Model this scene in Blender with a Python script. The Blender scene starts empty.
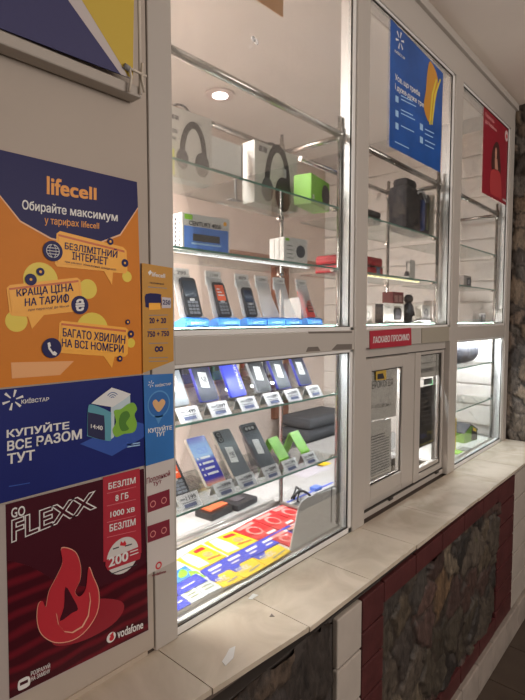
import bpy, bmesh, math, random
import numpy as np
from mathutils import Vector, Matrix
from mathutils.geometry import tessellate_polygon
random.seed(7)
sc = bpy.context.scene
C = sc.collection
PI = math.pi

# ------------------------------------------------------------------ camera
CAM = Vector((0.0, -1.0, 1.65)); FPX = 500.0
YAW = math.radians(41.4525); PITCH = math.radians(3.6049)
fw = Vector((math.cos(PITCH)*math.cos(YAW), math.cos(PITCH)*math.sin(YAW), -math.sin(PITCH)))
rt = Vector((math.sin(YAW), -math.cos(YAW), 0)); up = rt.cross(fw)
cd = bpy.data.cameras.new('camera'); cam = bpy.data.objects.new('camera', cd); C.objects.link(cam)
cam.matrix_world = Matrix.Translation(CAM) @ Matrix((rt, up, -fw)).transposed().to_4x4()
cd.sensor_fit = 'VERTICAL'; cd.sensor_height = 36.0; cd.lens = FPX/700*36; cd.clip_start = 0.02
sc.camera = cam

# ------------------------------------------------------------------ world, lights, exposure
sc.view_settings.view_transform = 'Standard'; sc.view_settings.look = 'None'
sc.view_settings.exposure = 0.0; sc.view_settings.gamma = 1.0; sc.view_settings.use_curve_mapping = False
sc.cycles.transparent_max_bounces = 40; sc.cycles.max_bounces = 8; sc.cycles.diffuse_bounces = 4
sc.cycles.use_denoising = True; sc.cycles.caustics_reflective = False; sc.cycles.caustics_refractive = False
sc.cycles.sample_clamp_indirect = 4
w = bpy.data.worlds.new('world'); sc.world = w; w.use_nodes = True
w.node_tree.nodes['Background'].inputs[0].default_value = (1.0, 0.86, 0.75, 1)
w.node_tree.nodes['Background'].inputs[1].default_value = 0.22

def area(name, loc, sx, sy, power, col, rot=(0, 0, 0)):
    l = bpy.data.lights.new(name, 'AREA'); l.shape = 'RECTANGLE'; l.size = sx; l.size_y = sy
    l.energy = power; l.color = col
    o = bpy.data.objects.new(name, l); C.objects.link(o); o.location = loc; o.rotation_euler = rot
    return o
WARM = (1.0, 0.885, 0.80); PINK = (1.0, 0.945, 0.90); COOL = (0.93, 0.97, 1.0)
def bulb(name, loc, r, power, col):
    l = bpy.data.lights.new(name, 'POINT'); l.shadow_soft_size = r; l.energy = power; l.color = col
    o = bpy.data.objects.new(name, l); C.objects.link(o); o.location = loc; return o
d_ = (Vector((2.0, 0, 2.15))-Vector((1.7, -3.6, 2.35))).to_track_quat('-Z', 'Y').to_euler()
area('corridor_daylight', (1.7, -3.6, 2.35), 2.4, 1.1, 60, WARM, d_)
area('kiosk_fill_light', (0.15, 0.8, 2.85), 1.0, 0.7, 200, PINK)  # unseen fill added behind the poster wall to brighten the kiosk interior
area('cove_led_strip', (1.22, 0.0632, 1.622), 0.80, 0.005, 3, PINK, (PI, 0, 0))
area('cove_led_strip', (2.16, 0.0632, 1.622), 0.80, 0.005, 5, PINK, (PI, 0, 0))
area('cove_led_strip', (3.13, 0.0632, 1.622), 0.80, 0.005, 5, PINK, (PI, 0, 0))
area('display_led_strip', (1.20, 0.160, 1.605), 0.80, 0.05, 3.0, COOL)
area('front_led_strip', (1.20, 0.034, 1.5205), 0.80, 0.014, 3.6, COOL)
area('display_led_strip', (3.13, 0.105, 1.605), 0.80, 0.05, 28, COOL)
area('front_led_strip', (3.13, 0.034, 1.5205), 0.80, 0.014, 6, COOL)
area('service_led_strip', (2.18, 0.090, 1.525), 0.70, 0.014, 20, COOL)
area('shelf_led_strip', (1.12, 0.0505, 1.8275), 0.62, 0.009, 2.0, COOL, (-PI/3.4, 0, 0))
area('shelf_led_strip', (2.06, 0.0505, 1.8275), 0.58, 0.009, 0.45, (1.0, 0.88, 0.30), (-PI/3.4, 0, 0))

# ------------------------------------------------------------------ helpers
def W(px, py, y=0.0):
    """point of the plane y=const seen at a pixel of the 525x700 frame -> (x, z)"""
    d = fw + rt*((px-262.5)/FPX) + up*((350-py)/FPX); t = (y-CAM.y)/d.y
    return (d.x*t, CAM.z + d.z*t)
def WZ(px, py, z):
    d = fw + rt*((px-262.5)/FPX) + up*((350-py)/FPX); t = (z-CAM.z)/d.z
    return (d.x*t, CAM.y + d.y*t)

MATS = {}
def nt(m): return m.node_tree.nodes, m.node_tree.links
def M(name, col, rough=0.6, metal=0.0, bump=0.0, bscale=60, var=0.0, vscale=8, emit=None, coat=0.0, spec=0.5):
    if name in MATS: return MATS[name]
    m = bpy.data.materials.new(name); m.use_nodes = True; N, L = nt(m); b = N['Principled BSDF']
    b.inputs['Base Color'].default_value = (*col, 1); b.inputs['Roughness'].default_value = rough
    b.inputs['Metallic'].default_value = metal; b.inputs['Coat Weight'].default_value = coat
    b.inputs['Specular IOR Level'].default_value = spec
    tc = N.new('ShaderNodeTexCoord')
    if var:
        n = N.new('ShaderNodeTexNoise'); n.inputs['Scale'].default_value = vscale; n.inputs['Detail'].default_value = 6
        r = N.new('ShaderNodeValToRGB'); r.color_ramp.elements[0].position = .3; r.color_ramp.elements[1].position = .7
        r.color_ramp.elements[0].color = (*[c*(1-var) for c in col], 1); r.color_ramp.elements[1].color = (*[min(1, c*(1+var)) for c in col], 1)
        L.new(tc.outputs['Object'], n.inputs['Vector']); L.new(n.outputs['Fac'], r.inputs[0]); L.new(r.outputs[0], b.inputs['Base Color'])
    if bump:
        n = N.new('ShaderNodeTexNoise'); n.inputs['Scale'].default_value = bscale; n.inputs['Detail'].default_value = 5
        bm_ = N.new('ShaderNodeBump'); bm_.inputs['Strength'].default_value = bump; bm_.inputs['Distance'].default_value = .005
        L.new(tc.outputs['Object'], n.inputs['Vector']); L.new(n.outputs['Fac'], bm_.inputs['Height']); L.new(bm_.outputs[0], b.inputs['Normal'])
    if emit:
        b.inputs['Emission Color'].default_value = (*emit[:3], 1); b.inputs['Emission Strength'].default_value = emit[3]
    MATS[name] = m; return m
def glassmat(name, tint, refl=1.0, ior=1.5):
    m = bpy.data.materials.new(name); m.use_nodes = True; N, L = nt(m)
    for n in list(N):
        if n.type != 'OUTPUT_MATERIAL': N.remove(n)
    out = [n for n in N if n.type == 'OUTPUT_MATERIAL'][0]
    t = N.new('ShaderNodeBsdfTransparent'); t.inputs[0].default_value = (*tint, 1)
    g = N.new('ShaderNodeBsdfGlossy'); g.inputs['Roughness'].default_value = 0.02
    f = N.new('ShaderNodeFresnel'); f.inputs[0].default_value = ior
    mu = N.new('ShaderNodeMath'); mu.operation = 'MULTIPLY'; mu.inputs[1].default_value = refl
    mx = N.new('ShaderNodeMixShader')
    L.new(f.outputs[0], mu.inputs[0]); L.new(mu.outputs[0], mx.inputs[0]); L.new(t.outputs[0], mx.inputs[1]); L.new(g.outputs[0], mx.inputs[2])
    L.new(mx.outputs[0], out.inputs[0]); MATS[name] = m; return m

def srgb(r, g, b):
    f = lambda c: (c/255/12.92) if c/255 <= .04045 else ((c/255+.055)/1.055)**2.4
    return (f(r), f(g), f(b))

class G:
    """collects shapes in one bmesh"""
    def __init__(s): s.b = bmesh.new()
    def box(s, x0, x1, y0, y1, z0, z1, bev=0.0, mat=0):
        t = bmesh.new(); bmesh.ops.create_cube(t, size=1)
        for v in t.verts: v.co = Vector(((x0+x1)/2+v.co.x*(x1-x0), (y0+y1)/2+v.co.y*(y1-y0), (z0+z1)/2+v.co.z*(z1-z0)))
        if bev: bmesh.ops.bevel(t, geom=list(t.edges), offset=bev, segments=2, profile=.5, affect='EDGES')
        for f in t.faces: f.material_index = mat
        me = bpy.data.meshes.new('t'); t.to_mesh(me); t.free(); s.b.from_mesh(me); bpy.data.meshes.remove(me); return s
    def tube(s, p, q, r, n=12, r2=None):
        p = Vector(p); q = Vector(q); d = (q-p).normalized(); a = d.orthogonal().normalized(); c = d.cross(a); r2 = r if r2 is None else r2
        A = [s.b.verts.new(p+(a*math.cos(2*PI*i/n)+c*math.sin(2*PI*i/n))*r) for i in range(n)]
        B = [s.b.verts.new(q+(a*math.cos(2*PI*i/n)+c*math.sin(2*PI*i/n))*r2) for i in range(n)]
        for i in range(n): s.b.faces.new((A[i], A[(i+1) % n], B[(i+1) % n], B[i])).smooth = True
        s.b.faces.new(A[::-1]); s.b.faces.new(B); return s
    def path(s, pts, r, n=8):
        pts = [Vector(p) for p in pts]; rings = []
        nrm = (pts[1]-pts[0]).orthogonal().normalized()
        for i, p in enumerate(pts):
            d = (pts[min(i+1, len(pts)-1)]-pts[max(i-1, 0)]).normalized()
            nrm = (nrm - d*nrm.dot(d)).normalized(); c = d.cross(nrm)
            rings.append([s.b.verts.new(p+(nrm*math.cos(2*PI*k/n)+c*math.sin(2*PI*k/n))*r) for k in range(n)])
        for i in range(len(rings)-1):
            for k in range(n): s.b.faces.new((rings[i][k], rings[i][(k+1) % n], rings[i+1][(k+1) % n], rings[i+1][k])).smooth = True
        s.b.faces.new(rings[0][::-1]); s.b.faces.new(rings[-1]); return s
    def sphere(s, c, rx, ry, rz, seg=16):
        t = bmesh.new(); bmesh.ops.create_uvsphere(t, u_segments=seg, v_segments=seg//2, radius=1)
        for v in t.verts: v.co = Vector((c[0]+v.co.x*rx, c[1]+v.co.y*ry, c[2]+v.co.z*rz))
        for f in t.faces: f.smooth = True
        me = bpy.data.meshes.new('t'); t.to_mesh(me); t.free(); s.b.from_mesh(me); bpy.data.meshes.remove(me); return s
    def prism(s, pts, off):
        """pts: list of 3D points (planar polygon), extruded by vector off"""
        off = Vector(off); A = [s.b.verts.new(Vector(p)) for p in pts]; B = [s.b.verts.new(Vector(p)+off) for p in pts]; n = len(pts)
        P3 = [Vector(p) for p in pts]
        for a, b_, c in tessellate_polygon([P3]):
            for V_ in ((A[a], A[b_], A[c]), (B[c], B[b_], B[a])):
                try: s.b.faces.new(V_)
                except ValueError: pass
        for i in range(n): s.b.faces.new((A[i], B[i], B[(i+1) % n], A[(i+1) % n]))
        return s
    def out(s, name, mats, parent=None, loc=None, recalc=True):
        if recalc: bmesh.ops.recalc_face_normals(s.b, faces=s.b.faces)
        me = bpy.data.meshes.new(name); s.b.to_mesh(me); s.b.free()
        for m in (mats if isinstance(mats, (list, tuple)) else [mats]): me.materials.append(m)
        o = bpy.data.objects.new(name, me); C.objects.link(o)
        if parent is not None: o.parent = parent
        if loc: o.location = loc
        return o
def thing(name, label, cat, loc=(0, 0, 0), rot=(0, 0, 0), group=None):
    o = bpy.data.objects.new(name, None); o.empty_display_size = .05; C.objects.link(o); o.location = loc; o.rotation_euler = rot
    o['label'] = label; o['category'] = cat
    if group: o['group'] = group
    return o
def tag(o, label, cat, group=None):
    o['label'] = label; o['category'] = cat
    if group: o['group'] = group
    return o
def struct(o): o['kind'] = 'structure'; return o
def sempty(name):
    o = bpy.data.objects.new(name, None); o.empty_display_size = .05; C.objects.link(o); o['kind'] = 'structure'; return o

_tc = {}
def glyphs(s, bold):
    key = (s, bold)
    if key not in _tc:
        c = bpy.data.curves.new('t', 'FONT'); c.body = s; c.size = 1; c.resolution_u = 3; c.offset = bold
        o = bpy.data.objects.new('t', c); C.objects.link(o); dg = bpy.context.evaluated_depsgraph_get(); dg.update()
        me = bpy.data.meshes.new_from_object(o.evaluated_get(dg))
        _tc[key] = ([(v.co.x, v.co.y) for v in me.vertices], [tuple(p.vertices) for p in me.polygons])
        bpy.data.objects.remove(o); bpy.data.curves.remove(c); bpy.data.meshes.remove(me)
    return _tc[key]
def text(name, s, mapf, m, parent, bold=0.02, ref=None):
    if ref is None: shifts = [(a*bold*.9, c*bold*.7) for a, c in ((-1, -1), (1, -1), (1, 1), (-1, 1))] if bold > 0 else [(0, 0)]; bold = 0
    else: shifts = [(0, 0)]
    V, F = glyphs(s, bold); R = glyphs(s, ref)[0] if ref is not None else V
    x0 = min(v[0] for v in R); x1 = max(v[0] for v in R); y0 = min(v[1] for v in R); y1 = max(v[1] for v in R)
    VV = []; FF = []
    o0 = Vector(mapf(.5, .5)); nv = (Vector(mapf(.6, .5))-o0).cross(Vector(mapf(.5, .6))-o0).normalized()
    for si, (a, c) in enumerate(shifts):
        n = len(VV); VV += [Vector(mapf((v[0]+a-x0)/(x1-x0), (v[1]+c-y0)/(y1-y0)))+nv*.00007*si for v in V]; FF += [tuple(k+n for k in f) for f in F]
    me = bpy.data.meshes.new(name)
    me.from_pydata(VV, [], FF); me.materials.append(m)
    o = bpy.data.objects.new(name, me); C.objects.link(o); o.parent = parent; return o
def quadmap(q, y):
    """q: TL, TR, BR, BL pixels on the plane y"""
    def f(u, v):
        px = (q[3][0]*(1-u)+q[2][0]*u)*(1-v)+(q[0][0]*(1-u)+q[1][0]*u)*v
        py = (q[3][1]*(1-u)+q[2][1]*u)*(1-v)+(q[0][1]*(1-u)+q[1][1]*u)*v
        x, z = W(px, py, y); return (x, y, z)
    return f
def boxmap(x0, x1, z0, z1, y): return lambda u, v: (x0+(x1-x0)*u, y, z0+(z1-z0)*v)
TH = 0.0003
def flat(name, pts, y, m, parent):
    """thin printed shape: pixel outline on the plane y"""
    return G().prism([(W(a, b, y)[0], y, W(a, b, y)[1]) for a, b in pts], (0, TH*.8, 0)).out(name, m, parent)
def disc(name, px, py, r, y, m, parent, rz=None, n=28, inner=0):
    """circle printed around a pixel; r in scene units"""
    x, z = W(px, py, y); rz = rz or r
    return G().prism([(x+r*math.cos(2*PI*i/n), y, z+rz*math.sin(2*PI*i/n)) for i in range(n)], (0, TH*.8, 0)).out(name, m, parent)
def ringpts(cx, cz, r0, r1, a0, a1, n=24):
    A = [(cx+r1*math.cos(a0+(a1-a0)*i/n), cz+r1*math.sin(a0+(a1-a0)*i/n)) for i in range(n+1)]
    B = [(cx+r0*math.cos(a0+(a1-a0)*i/n), cz+r0*math.sin(a0+(a1-a0)*i/n)) for i in range(n+1)]
    return A+B[::-1]
def lp(name, pts, y, m, parent, t=.0005):
    """thin printed shape in local coordinates (x, z) at y"""
    return G().prism([(a, y, b) for a, b in pts], (0, t, 0)).out(name, m, parent)
def rect(x0, x1, z0, z1): return [(x0, z0), (x1, z0), (x1, z1), (x0, z1)]
def copy_tree(o, parent=None):
    c = o.copy(); C.objects.link(c)
    if parent is not None: c.parent = parent
    for ch in [k for k in ALLCH(o)]: copy_tree(ch, c)
    return c
def ALLCH(o): return [k for k in bpy.data.objects if k.parent == o]
def star(name, px, py, r, y, m, parent, k=6):
    g = G(); cx, cz = W(px, py, y)
    for i in range(k):
        a = 2*PI*i/k+.25; d = (math.cos(a), math.sin(a)); n = (-d[1], d[0]); a0 = r*.3; wd = r*.13
        g.prism([(cx+d[0]*a0+n[0]*wd*.4, y, cz+d[1]*a0+n[1]*wd*.4), (cx+d[0]*r+n[0]*wd, y, cz+d[1]*r+n[1]*wd), (cx+d[0]*r-n[0]*wd, y, cz+d[1]*r-n[1]*wd), (cx+d[0]*a0-n[0]*wd*.4, y, cz+d[1]*a0-n[1]*wd*.4)], (0, TH*.8, 0))
    return g.out(name, m, parent)

# ------------------------------------------------------------------ materials
PVC = M('white plastic frame', (.48, .447, .412), .45, bump=.03, bscale=25)
PVCW = M('inner white plastic', (.80, .80, .79), .35)
PANEL = M('beige wall panel', (.45, .39, .335), .6, var=.04, vscale=3)
GASK = M('rubber gasket', (.05, .045, .04), .7)
GLASS = glassmat('window glass', (.97, .98, .975), .55)
SGLASS = glassmat('shelf glass', (.95, .975, .965), .45)
def edgemat():
    m = M('green glass edge', (.16, .33, .28), .15); return m
EDGE = edgemat()
CHROME = M('chrome', (.55, .53, .51), .22, 1.0)
STEEL = M('brushed aluminium', (.62, .61, .60), .35, .9)
CEIL = M('ceiling plaster', (.82, .73, .65), .9, bump=.1, bscale=12, var=.03, vscale=2)
KCEIL = M('kiosk ceiling', (.76, .73, .70), .8, var=.04, vscale=5)
KWALL = M('kiosk wall peach', (.72, .61, .55), .85, var=.04)
SIDING = M('white siding', (.80, .77, .73), .6)
WHITE = M('white paper', (.78, .78, .77), .6)
CARDW = M('white card', (.62, .62, .62), .4)
BLACK = M('black plastic', (.018, .018, .02), .4)
DARK = M('dark ink', (.03, .03, .04), .6)
GREYI = M('grey ink', (.25, .25, .26), .6)
SILVER = M('silver plastic', (.55, .56, .58), .3, .3)
NAVY = M('navy print', srgb(32, 32, 88), .45, spec=.2)
ORANGE = M('orange print', srgb(216, 132, 46), .5, spec=.2, var=.06, vscale=6)
ORANGED = M('deep orange print', srgb(206, 104, 38), .45)
AMBER = M('amber print', srgb(250, 178, 50), .45)
YEL = M('yellow print', srgb(246, 208, 40), .45)
OLIVEY = M('yellow green print', srgb(232, 206, 60), .45)
WINK = M('white print', (.80, .80, .80), .5)
OINK = M('pale orange ink', srgb(240, 165, 80), .5)
MAGB = M('dark berry print', srgb(128, 25, 50), .5)
RED = M('red print', srgb(205, 40, 55), .45)
GREEN = M('green print', srgb(140, 205, 45), .45)
BLUE = M('blue print', srgb(30, 85, 165), .4, var=.25, vscale=5)
SKY = M('sky blue plastic', srgb(90, 160, 225), .4)
CBLUE = M('cobalt print', srgb(52, 70, 200), .4)

def wave_mat(name, c0, c1, scale, dist, rot=(0, 0, 0), rough=.35):
    m = bpy.data.materials.new(name); m.use_nodes = True; N, L = nt(m); b = N['Principled BSDF']; b.inputs['Roughness'].default_value = rough; b.inputs['Specular IOR Level'].default_value = .2
    tc = N.new('ShaderNodeTexCoord'); mp = N.new('ShaderNodeMapping'); mp.inputs['Rotation'].default_value = rot
    wv = N.new('ShaderNodeTexWave'); wv.bands_direction = 'Z'; wv.inputs['Scale'].default_value = scale; wv.inputs['Distortion'].default_value = dist; wv.inputs['Detail Scale'].default_value = .6
    r = N.new('ShaderNodeValToRGB'); r.color_ramp.elements[0].color = (*c0, 1); r.color_ramp.elements[1].color = (*c1, 1)
    r.color_ramp.elements[0].position = .35
    L.new(tc.outputs['Object'], mp.inputs[0]); L.new(mp.outputs[0], wv.inputs[0]); L.new(wv.outputs['Fac'], r.inputs[0]); L.new(r.outputs[0], b.inputs['Base Color'])
    MATS[name] = m; return m
MAROON = M('maroon print', srgb(70, 20, 34), .4, spec=.2)
MAROONW = wave_mat('maroon wave print', srgb(66, 14, 26), srgb(108, 22, 36), 9, 5.5)
KYB = M('deep blue print', srgb(30, 40, 112), .45, spec=.2, var=.12, vscale=4)

# ------------------------------------------------------------------ room shell
XL, XR = -0.6, 3.67; FZ = -0.16; CZ = 3.06
def tile_floor():
    m = bpy.data.materials.new('brown floor tile'); m.use_nodes = True; N, L = nt(m); b = N['Principled BSDF']; b.inputs['Roughness'].default_value = .35
    tc = N.new('ShaderNodeTexCoord'); n = N.new('ShaderNodeTexNoise'); n.inputs['Scale'].default_value = 9; n.inputs['Detail'].default_value = 6
    r = N.new('ShaderNodeValToRGB'); r.color_ramp.elements[0].color = (.060, .044, .034, 1); r.color_ramp.elements[1].color = (.12, .09, .07, 1)
    L.new(tc.outputs['Object'], n.inputs[0]); L.new(n.outputs['Fac'], r.inputs[0]); L.new(r.outputs[0], b.inputs['Base Color'])
    g = G(); s = .34
    for i in range(-6, 16):
        for j in range(0, 12):
            x = i*s+.18; y = -.245-j*s
            g.box(x+.0025, x+s-.0025, y-s+.0025, y-.0025, FZ-.02, FZ, .002)
    g.box(-1.9, 5.3, -4.4, -.2, FZ-.06, FZ-.004, mat=1)
    return struct(g.out('floor', [m, M('floor grout', (.03, .025, .02), .9)]))
tile_floor()
struct(G().box(-2, 5.5, -4.5, 0.0, CZ, CZ+.05).out('ceiling', CEIL))
struct(G().box(.80, 3.64, .33, 1.55, FZ-.02, FZ+.02).out('floor', M('kiosk floor', (.25, .2, .17), .7)))
struct(G().box(-.6, 3.67, .0, 1.6, 2.95, 3.0).out('ceiling', KCEIL))
wb = struct(G().box(-.6, 3.67, 1.5, 1.56, FZ, 2.95).out('wall_back', KWALL))
G().box(-.6, 3.64, 1.488, 1.5, 2.06, 2.13, .003).out('rail', M('brown rail', srgb(165, 130, 115), .6), wb)
struct(G().box(-.65, -.6, .0, 1.56, FZ, 2.95).out('wall_left', KWALL))
g = G(); g.box(3.66, 3.69, .05, 1.5, FZ, 2.95)
for k in range(14): g.box(3.645, 3.66, .05, 1.5, .9+k*.145, .9+k*.145+.135, .004)
struct(g.out('wall_right', SIDING))
# poster wall left of the display and its mullion
PW = struct(G().box(-.9, .722, 0, .05, .828, CZ).out('wall_front', PANEL))
G().box(.7235, .793, -.006, .06, .82, CZ, .002).out('jamb', PVC, PW)
g = G(); g.box(-.9, .70, -.004, .0, .82, .832); g.out('bottom_bead', M('bead', (.5, .42, .34), .6), PW)
# header
struct(G().box(.795, 3.65, -.004, .07, 2.885, 3.05, .003).box(.795, 3.67, -.022, .07, 3.02, CZ, .003).out('trim_1', PVC))
T2 = struct(G().box(.795, 3.645, -.003, .075, 1.532, 1.605, .003).out('trim_2', PVC))
for q_ in ([(331.5, 350.2), (337, 344.3), (352, 344), (352, 349)], [(306, 352), (308, 347.2), (318, 346.6), (320.5, 351)], [(308, 331.6), (352, 331.2), (352, 333), (309, 333.6)]):
    G().prism([(W(a, b_, -.0035)[0], -.0035, W(a, b_, -.0035)[1]) for a, b_ in q_], (0, .0006, 0)).out('tape_residue', M('tape residue', (.16, .14, .125), .8), T2)
# posts
T3 = struct(G().box(1.655, 1.745, -.006, .065, .82, 2.886, .004).out('trim_3', PVC))
struct(G().box(2.612, 2.715, -.006, .065, .82, 2.886, .004).out('trim_4', PVC))
struct(G().box(3.572, 3.655, -.006, .065, .82, 2.886, .004).out('trim_5', PVC))
struct(G().box(3.655, 3.675, .0, .065, FZ, CZ).out('trim_6', PVC))

def window(name, x0, x1, z0, z1, yg=.012, rail=0.0):
    w_ = sempty(name); g = G(); fw_ = .020; zb = z0+(.020 if rail else .014)
    g.box(x1-fw_, x1, .002, .055, z0, z1, .002); g.box(x0, x1, .002, .055, z1-.010, z1, .002); g.box(x0, x1, .002, .012, z0, zb, .002)
    g.box(x0-.012, x0, .012, .055, z0, z1, .002)
    g.out('frame', PVCW, w_)
    if rail:
        G().box(x0, x1, .014, .030, z0, z0+.024, .003).box(x0, x1, .031, .047, z0, z0+.016, .002).box(x0, x1, .048, .062, z0, z0+.030, .003).out('inner_rail', PVCW, w_)
        G().box(x0, x1, .0305, .0475, z0+.016, z0+.019).out('rail_groove', STEEL, w_)
    a, b_, c, d = x0, x1-fw_, zb, z1-.010; k = .0035
    G().box(b_-k, b_, yg-.006, yg-.001, c, d).box(a, b_, yg-.006, yg-.001, d-k, d).box(a, b_, yg-.008, yg-.001, c, c+k).out('gasket', GASK, w_)
    G().box(a, b_, yg, yg+.0015, c, d).out('glass_pane', GLASS, w_)
    return w_
window('window_1', .795, 1.655, 1.605, 2.886)
window('window_2', .795, 1.655, .82, 1.532, rail=.020)
window('window_3', 1.745, 2.612, 1.605, 2.886)
window('window_4', 2.715, 3.572, 1.605, 2.886)
window('window_5', 2.715, 3.572, .82, 1.532, rail=.020)
# service window with two sashes
w6 = sempty('window_6')
G().box(1.745, 2.612, .02, .06, .822, .848, .003).box(1.745, 2.612, .033, .06, .848, .906, .002).box(1.745, 2.612, .02, .06, 1.49, 1.532, .003)\
    .box(2.15, 2.30, .03, .06, .86, 1.50, .002).box(2.60, 2.612, .03, .06, .86, 1.5).out('frame', PVC, w6)
G().box(1.75, 2.61, .018, .03, .849, .853).box(1.75, 2.61, .018, .03, 1.4895, 1.4935).out('gasket', GASK, w6)
for k in (1.99, 2.50): G().tube((k, .012, .851), (k+.03, .012, .851), .006).out('hinge', GASK, w6)
s1 = sempty('window_7')
def sash(x0, x1, z0, z1, yf, wd, wb_, par, wl=None):
    g = G(); wl = wl or wd
    g.box(x0, x0+wl, yf, yf+.03, z0, z1, .004).box(x1-wd, x1, yf, yf+.03, z0, z1, .004).box(x0+wl, x1-wd, yf, yf+.03, z0, z0+wb_, .004).box(x0+wl, x1-wd, yf, yf+.03, z1-wd*.72, z1, .004).out('frame', PVC, par)
    a, b_, c, d = x0+wl, x1-wd, z0+wb_, z1-wd*.72; k = .005
    G().box(a, a+k, yf+.008, yf+.012, c, d).box(b_-k, b_, yf+.008, yf+.012, c, d).box(a, b_, yf+.008, yf+.012, d-k, d).box(a, b_, yf+.008, yf+.012, c, c+k).out('gasket', GASK, par)
    G().box(a, b_, yf+.013, yf+.017, c, d).out('glass_pane', GLASS, par)
sash(1.750, 2.155, .90, 1.488, .002, .072, .06, s1, .055)
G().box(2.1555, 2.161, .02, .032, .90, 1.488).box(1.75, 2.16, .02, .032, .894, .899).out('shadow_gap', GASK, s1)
s2 = sempty('window_8')
sash(2.262, 2.650-.04, .853, 1.488, .024, .022, .03, s2, .062)

# countertop of beige tiles
ct = thing('countertop', 'long cream tiled countertop running under all the display windows', 'counter', (0, 0, 0))
def tmat():
    m = bpy.data.materials.new('cream marble tile'); m.use_nodes = True; N, L = nt(m); b = N['Principled BSDF']; b.inputs['Roughness'].default_value = .22
    tc = N.new('ShaderNodeTexCoord'); n = N.new('ShaderNodeTexNoise'); n.inputs['Scale'].default_value = 5; n.inputs['Detail'].default_value = 8; n.inputs['Distortion'].default_value = 1.5
    r = N.new('ShaderNodeValToRGB'); r.color_ramp.elements[0].color = (.55, .475, .38, 1); r.color_ramp.elements[1].color = (.68, .60, .50, 1); r.color_ramp.elements[0].position = .35; r.color_ramp.elements[1].position = .62
    L.new(tc.outputs['Object'], n.inputs[0]); L.new(n.outputs['Fac'], r.inputs[0]); L.new(r.outputs[0], b.inputs['Base Color'])
    n2 = N.new('ShaderNodeTexNoise'); n2.inputs['Scale'].default_value = 14; bp = N.new('ShaderNodeBump'); bp.inputs['Strength'].default_value = .08; bp.inputs['Distance'].default_value = .004
    L.new(tc.outputs['Object'], n2.inputs[0]); L.new(n2.outputs['Fac'], bp.inputs['Height']); L.new(bp.outputs[0], b.inputs['Normal']); return m
g = G(); edges = [-.905+.327*k for k in range(0, 15)]
def fy(x): return -.206-(min(max(x-.73, -.9), .33))*.09-(max(0, x-1.06))*.011
for a, b_ in zip(edges[:-1], edges[1:]):
    b_ = min(b_, 3.668)
    if a > 3.6: break
    j = random.uniform(-.002, .002)
    ya, yb = fy(a)+j, fy(b_)+j+.002
    g.prism([(a+.0012, ya, .806), (b_-.0012, yb, .806), (b_-.0012, .0, .806), (a+.0012, .0, .806)], (0, 0, .014))
g.out('tile_slab', tmat(), ct)
g = G(); g.prism([(-.9, fy(-.9)+.012, .785), (.73, fy(.73)+.012, .785), (3.66, fy(3.6)+.012, .785), (3.66, .05, .785), (-.9, .05, .785)], (0, 0, .0209)); MB_ = g.out('mortar_bed', M('mortar', (.12, .09, .075), .9))
# bits stuck on it
tag(G().prism([(1.02, -.125, .8203), (1.035, -.12, .8203), (1.03, -.135, .8203)], (0, 0, .001)).out('paint_chip', M('chip', (.2, .17, .15), .7)), 'tiny grey chip lying on the cream countertop tile', 'chip')
tag(G().prism([(1.045, -.020, .8203), (1.075, -.012, .8203), (1.08, -.03, .8203), (1.05, -.03, .8203)], (0, 0, .0015)).out('paper_scrap', WHITE), 'small torn white scrap of paper at the foot of the lit display window', 'paper scrap')
g = G()
g.prism([(.80, -.175, .8203), (.832, -.170, .8203), (.868, -.142, .8203), (.85, -.138, .8203), (.825, -.15, .8203), (.805, -.158, .8203)], (0, 0, .0012))
tag(g.out('tape_piece', M('clear tape', (.72, .72, .70), .2)), 'crumpled piece of clear sticky tape on the near corner of the countertop', 'tape')

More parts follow.
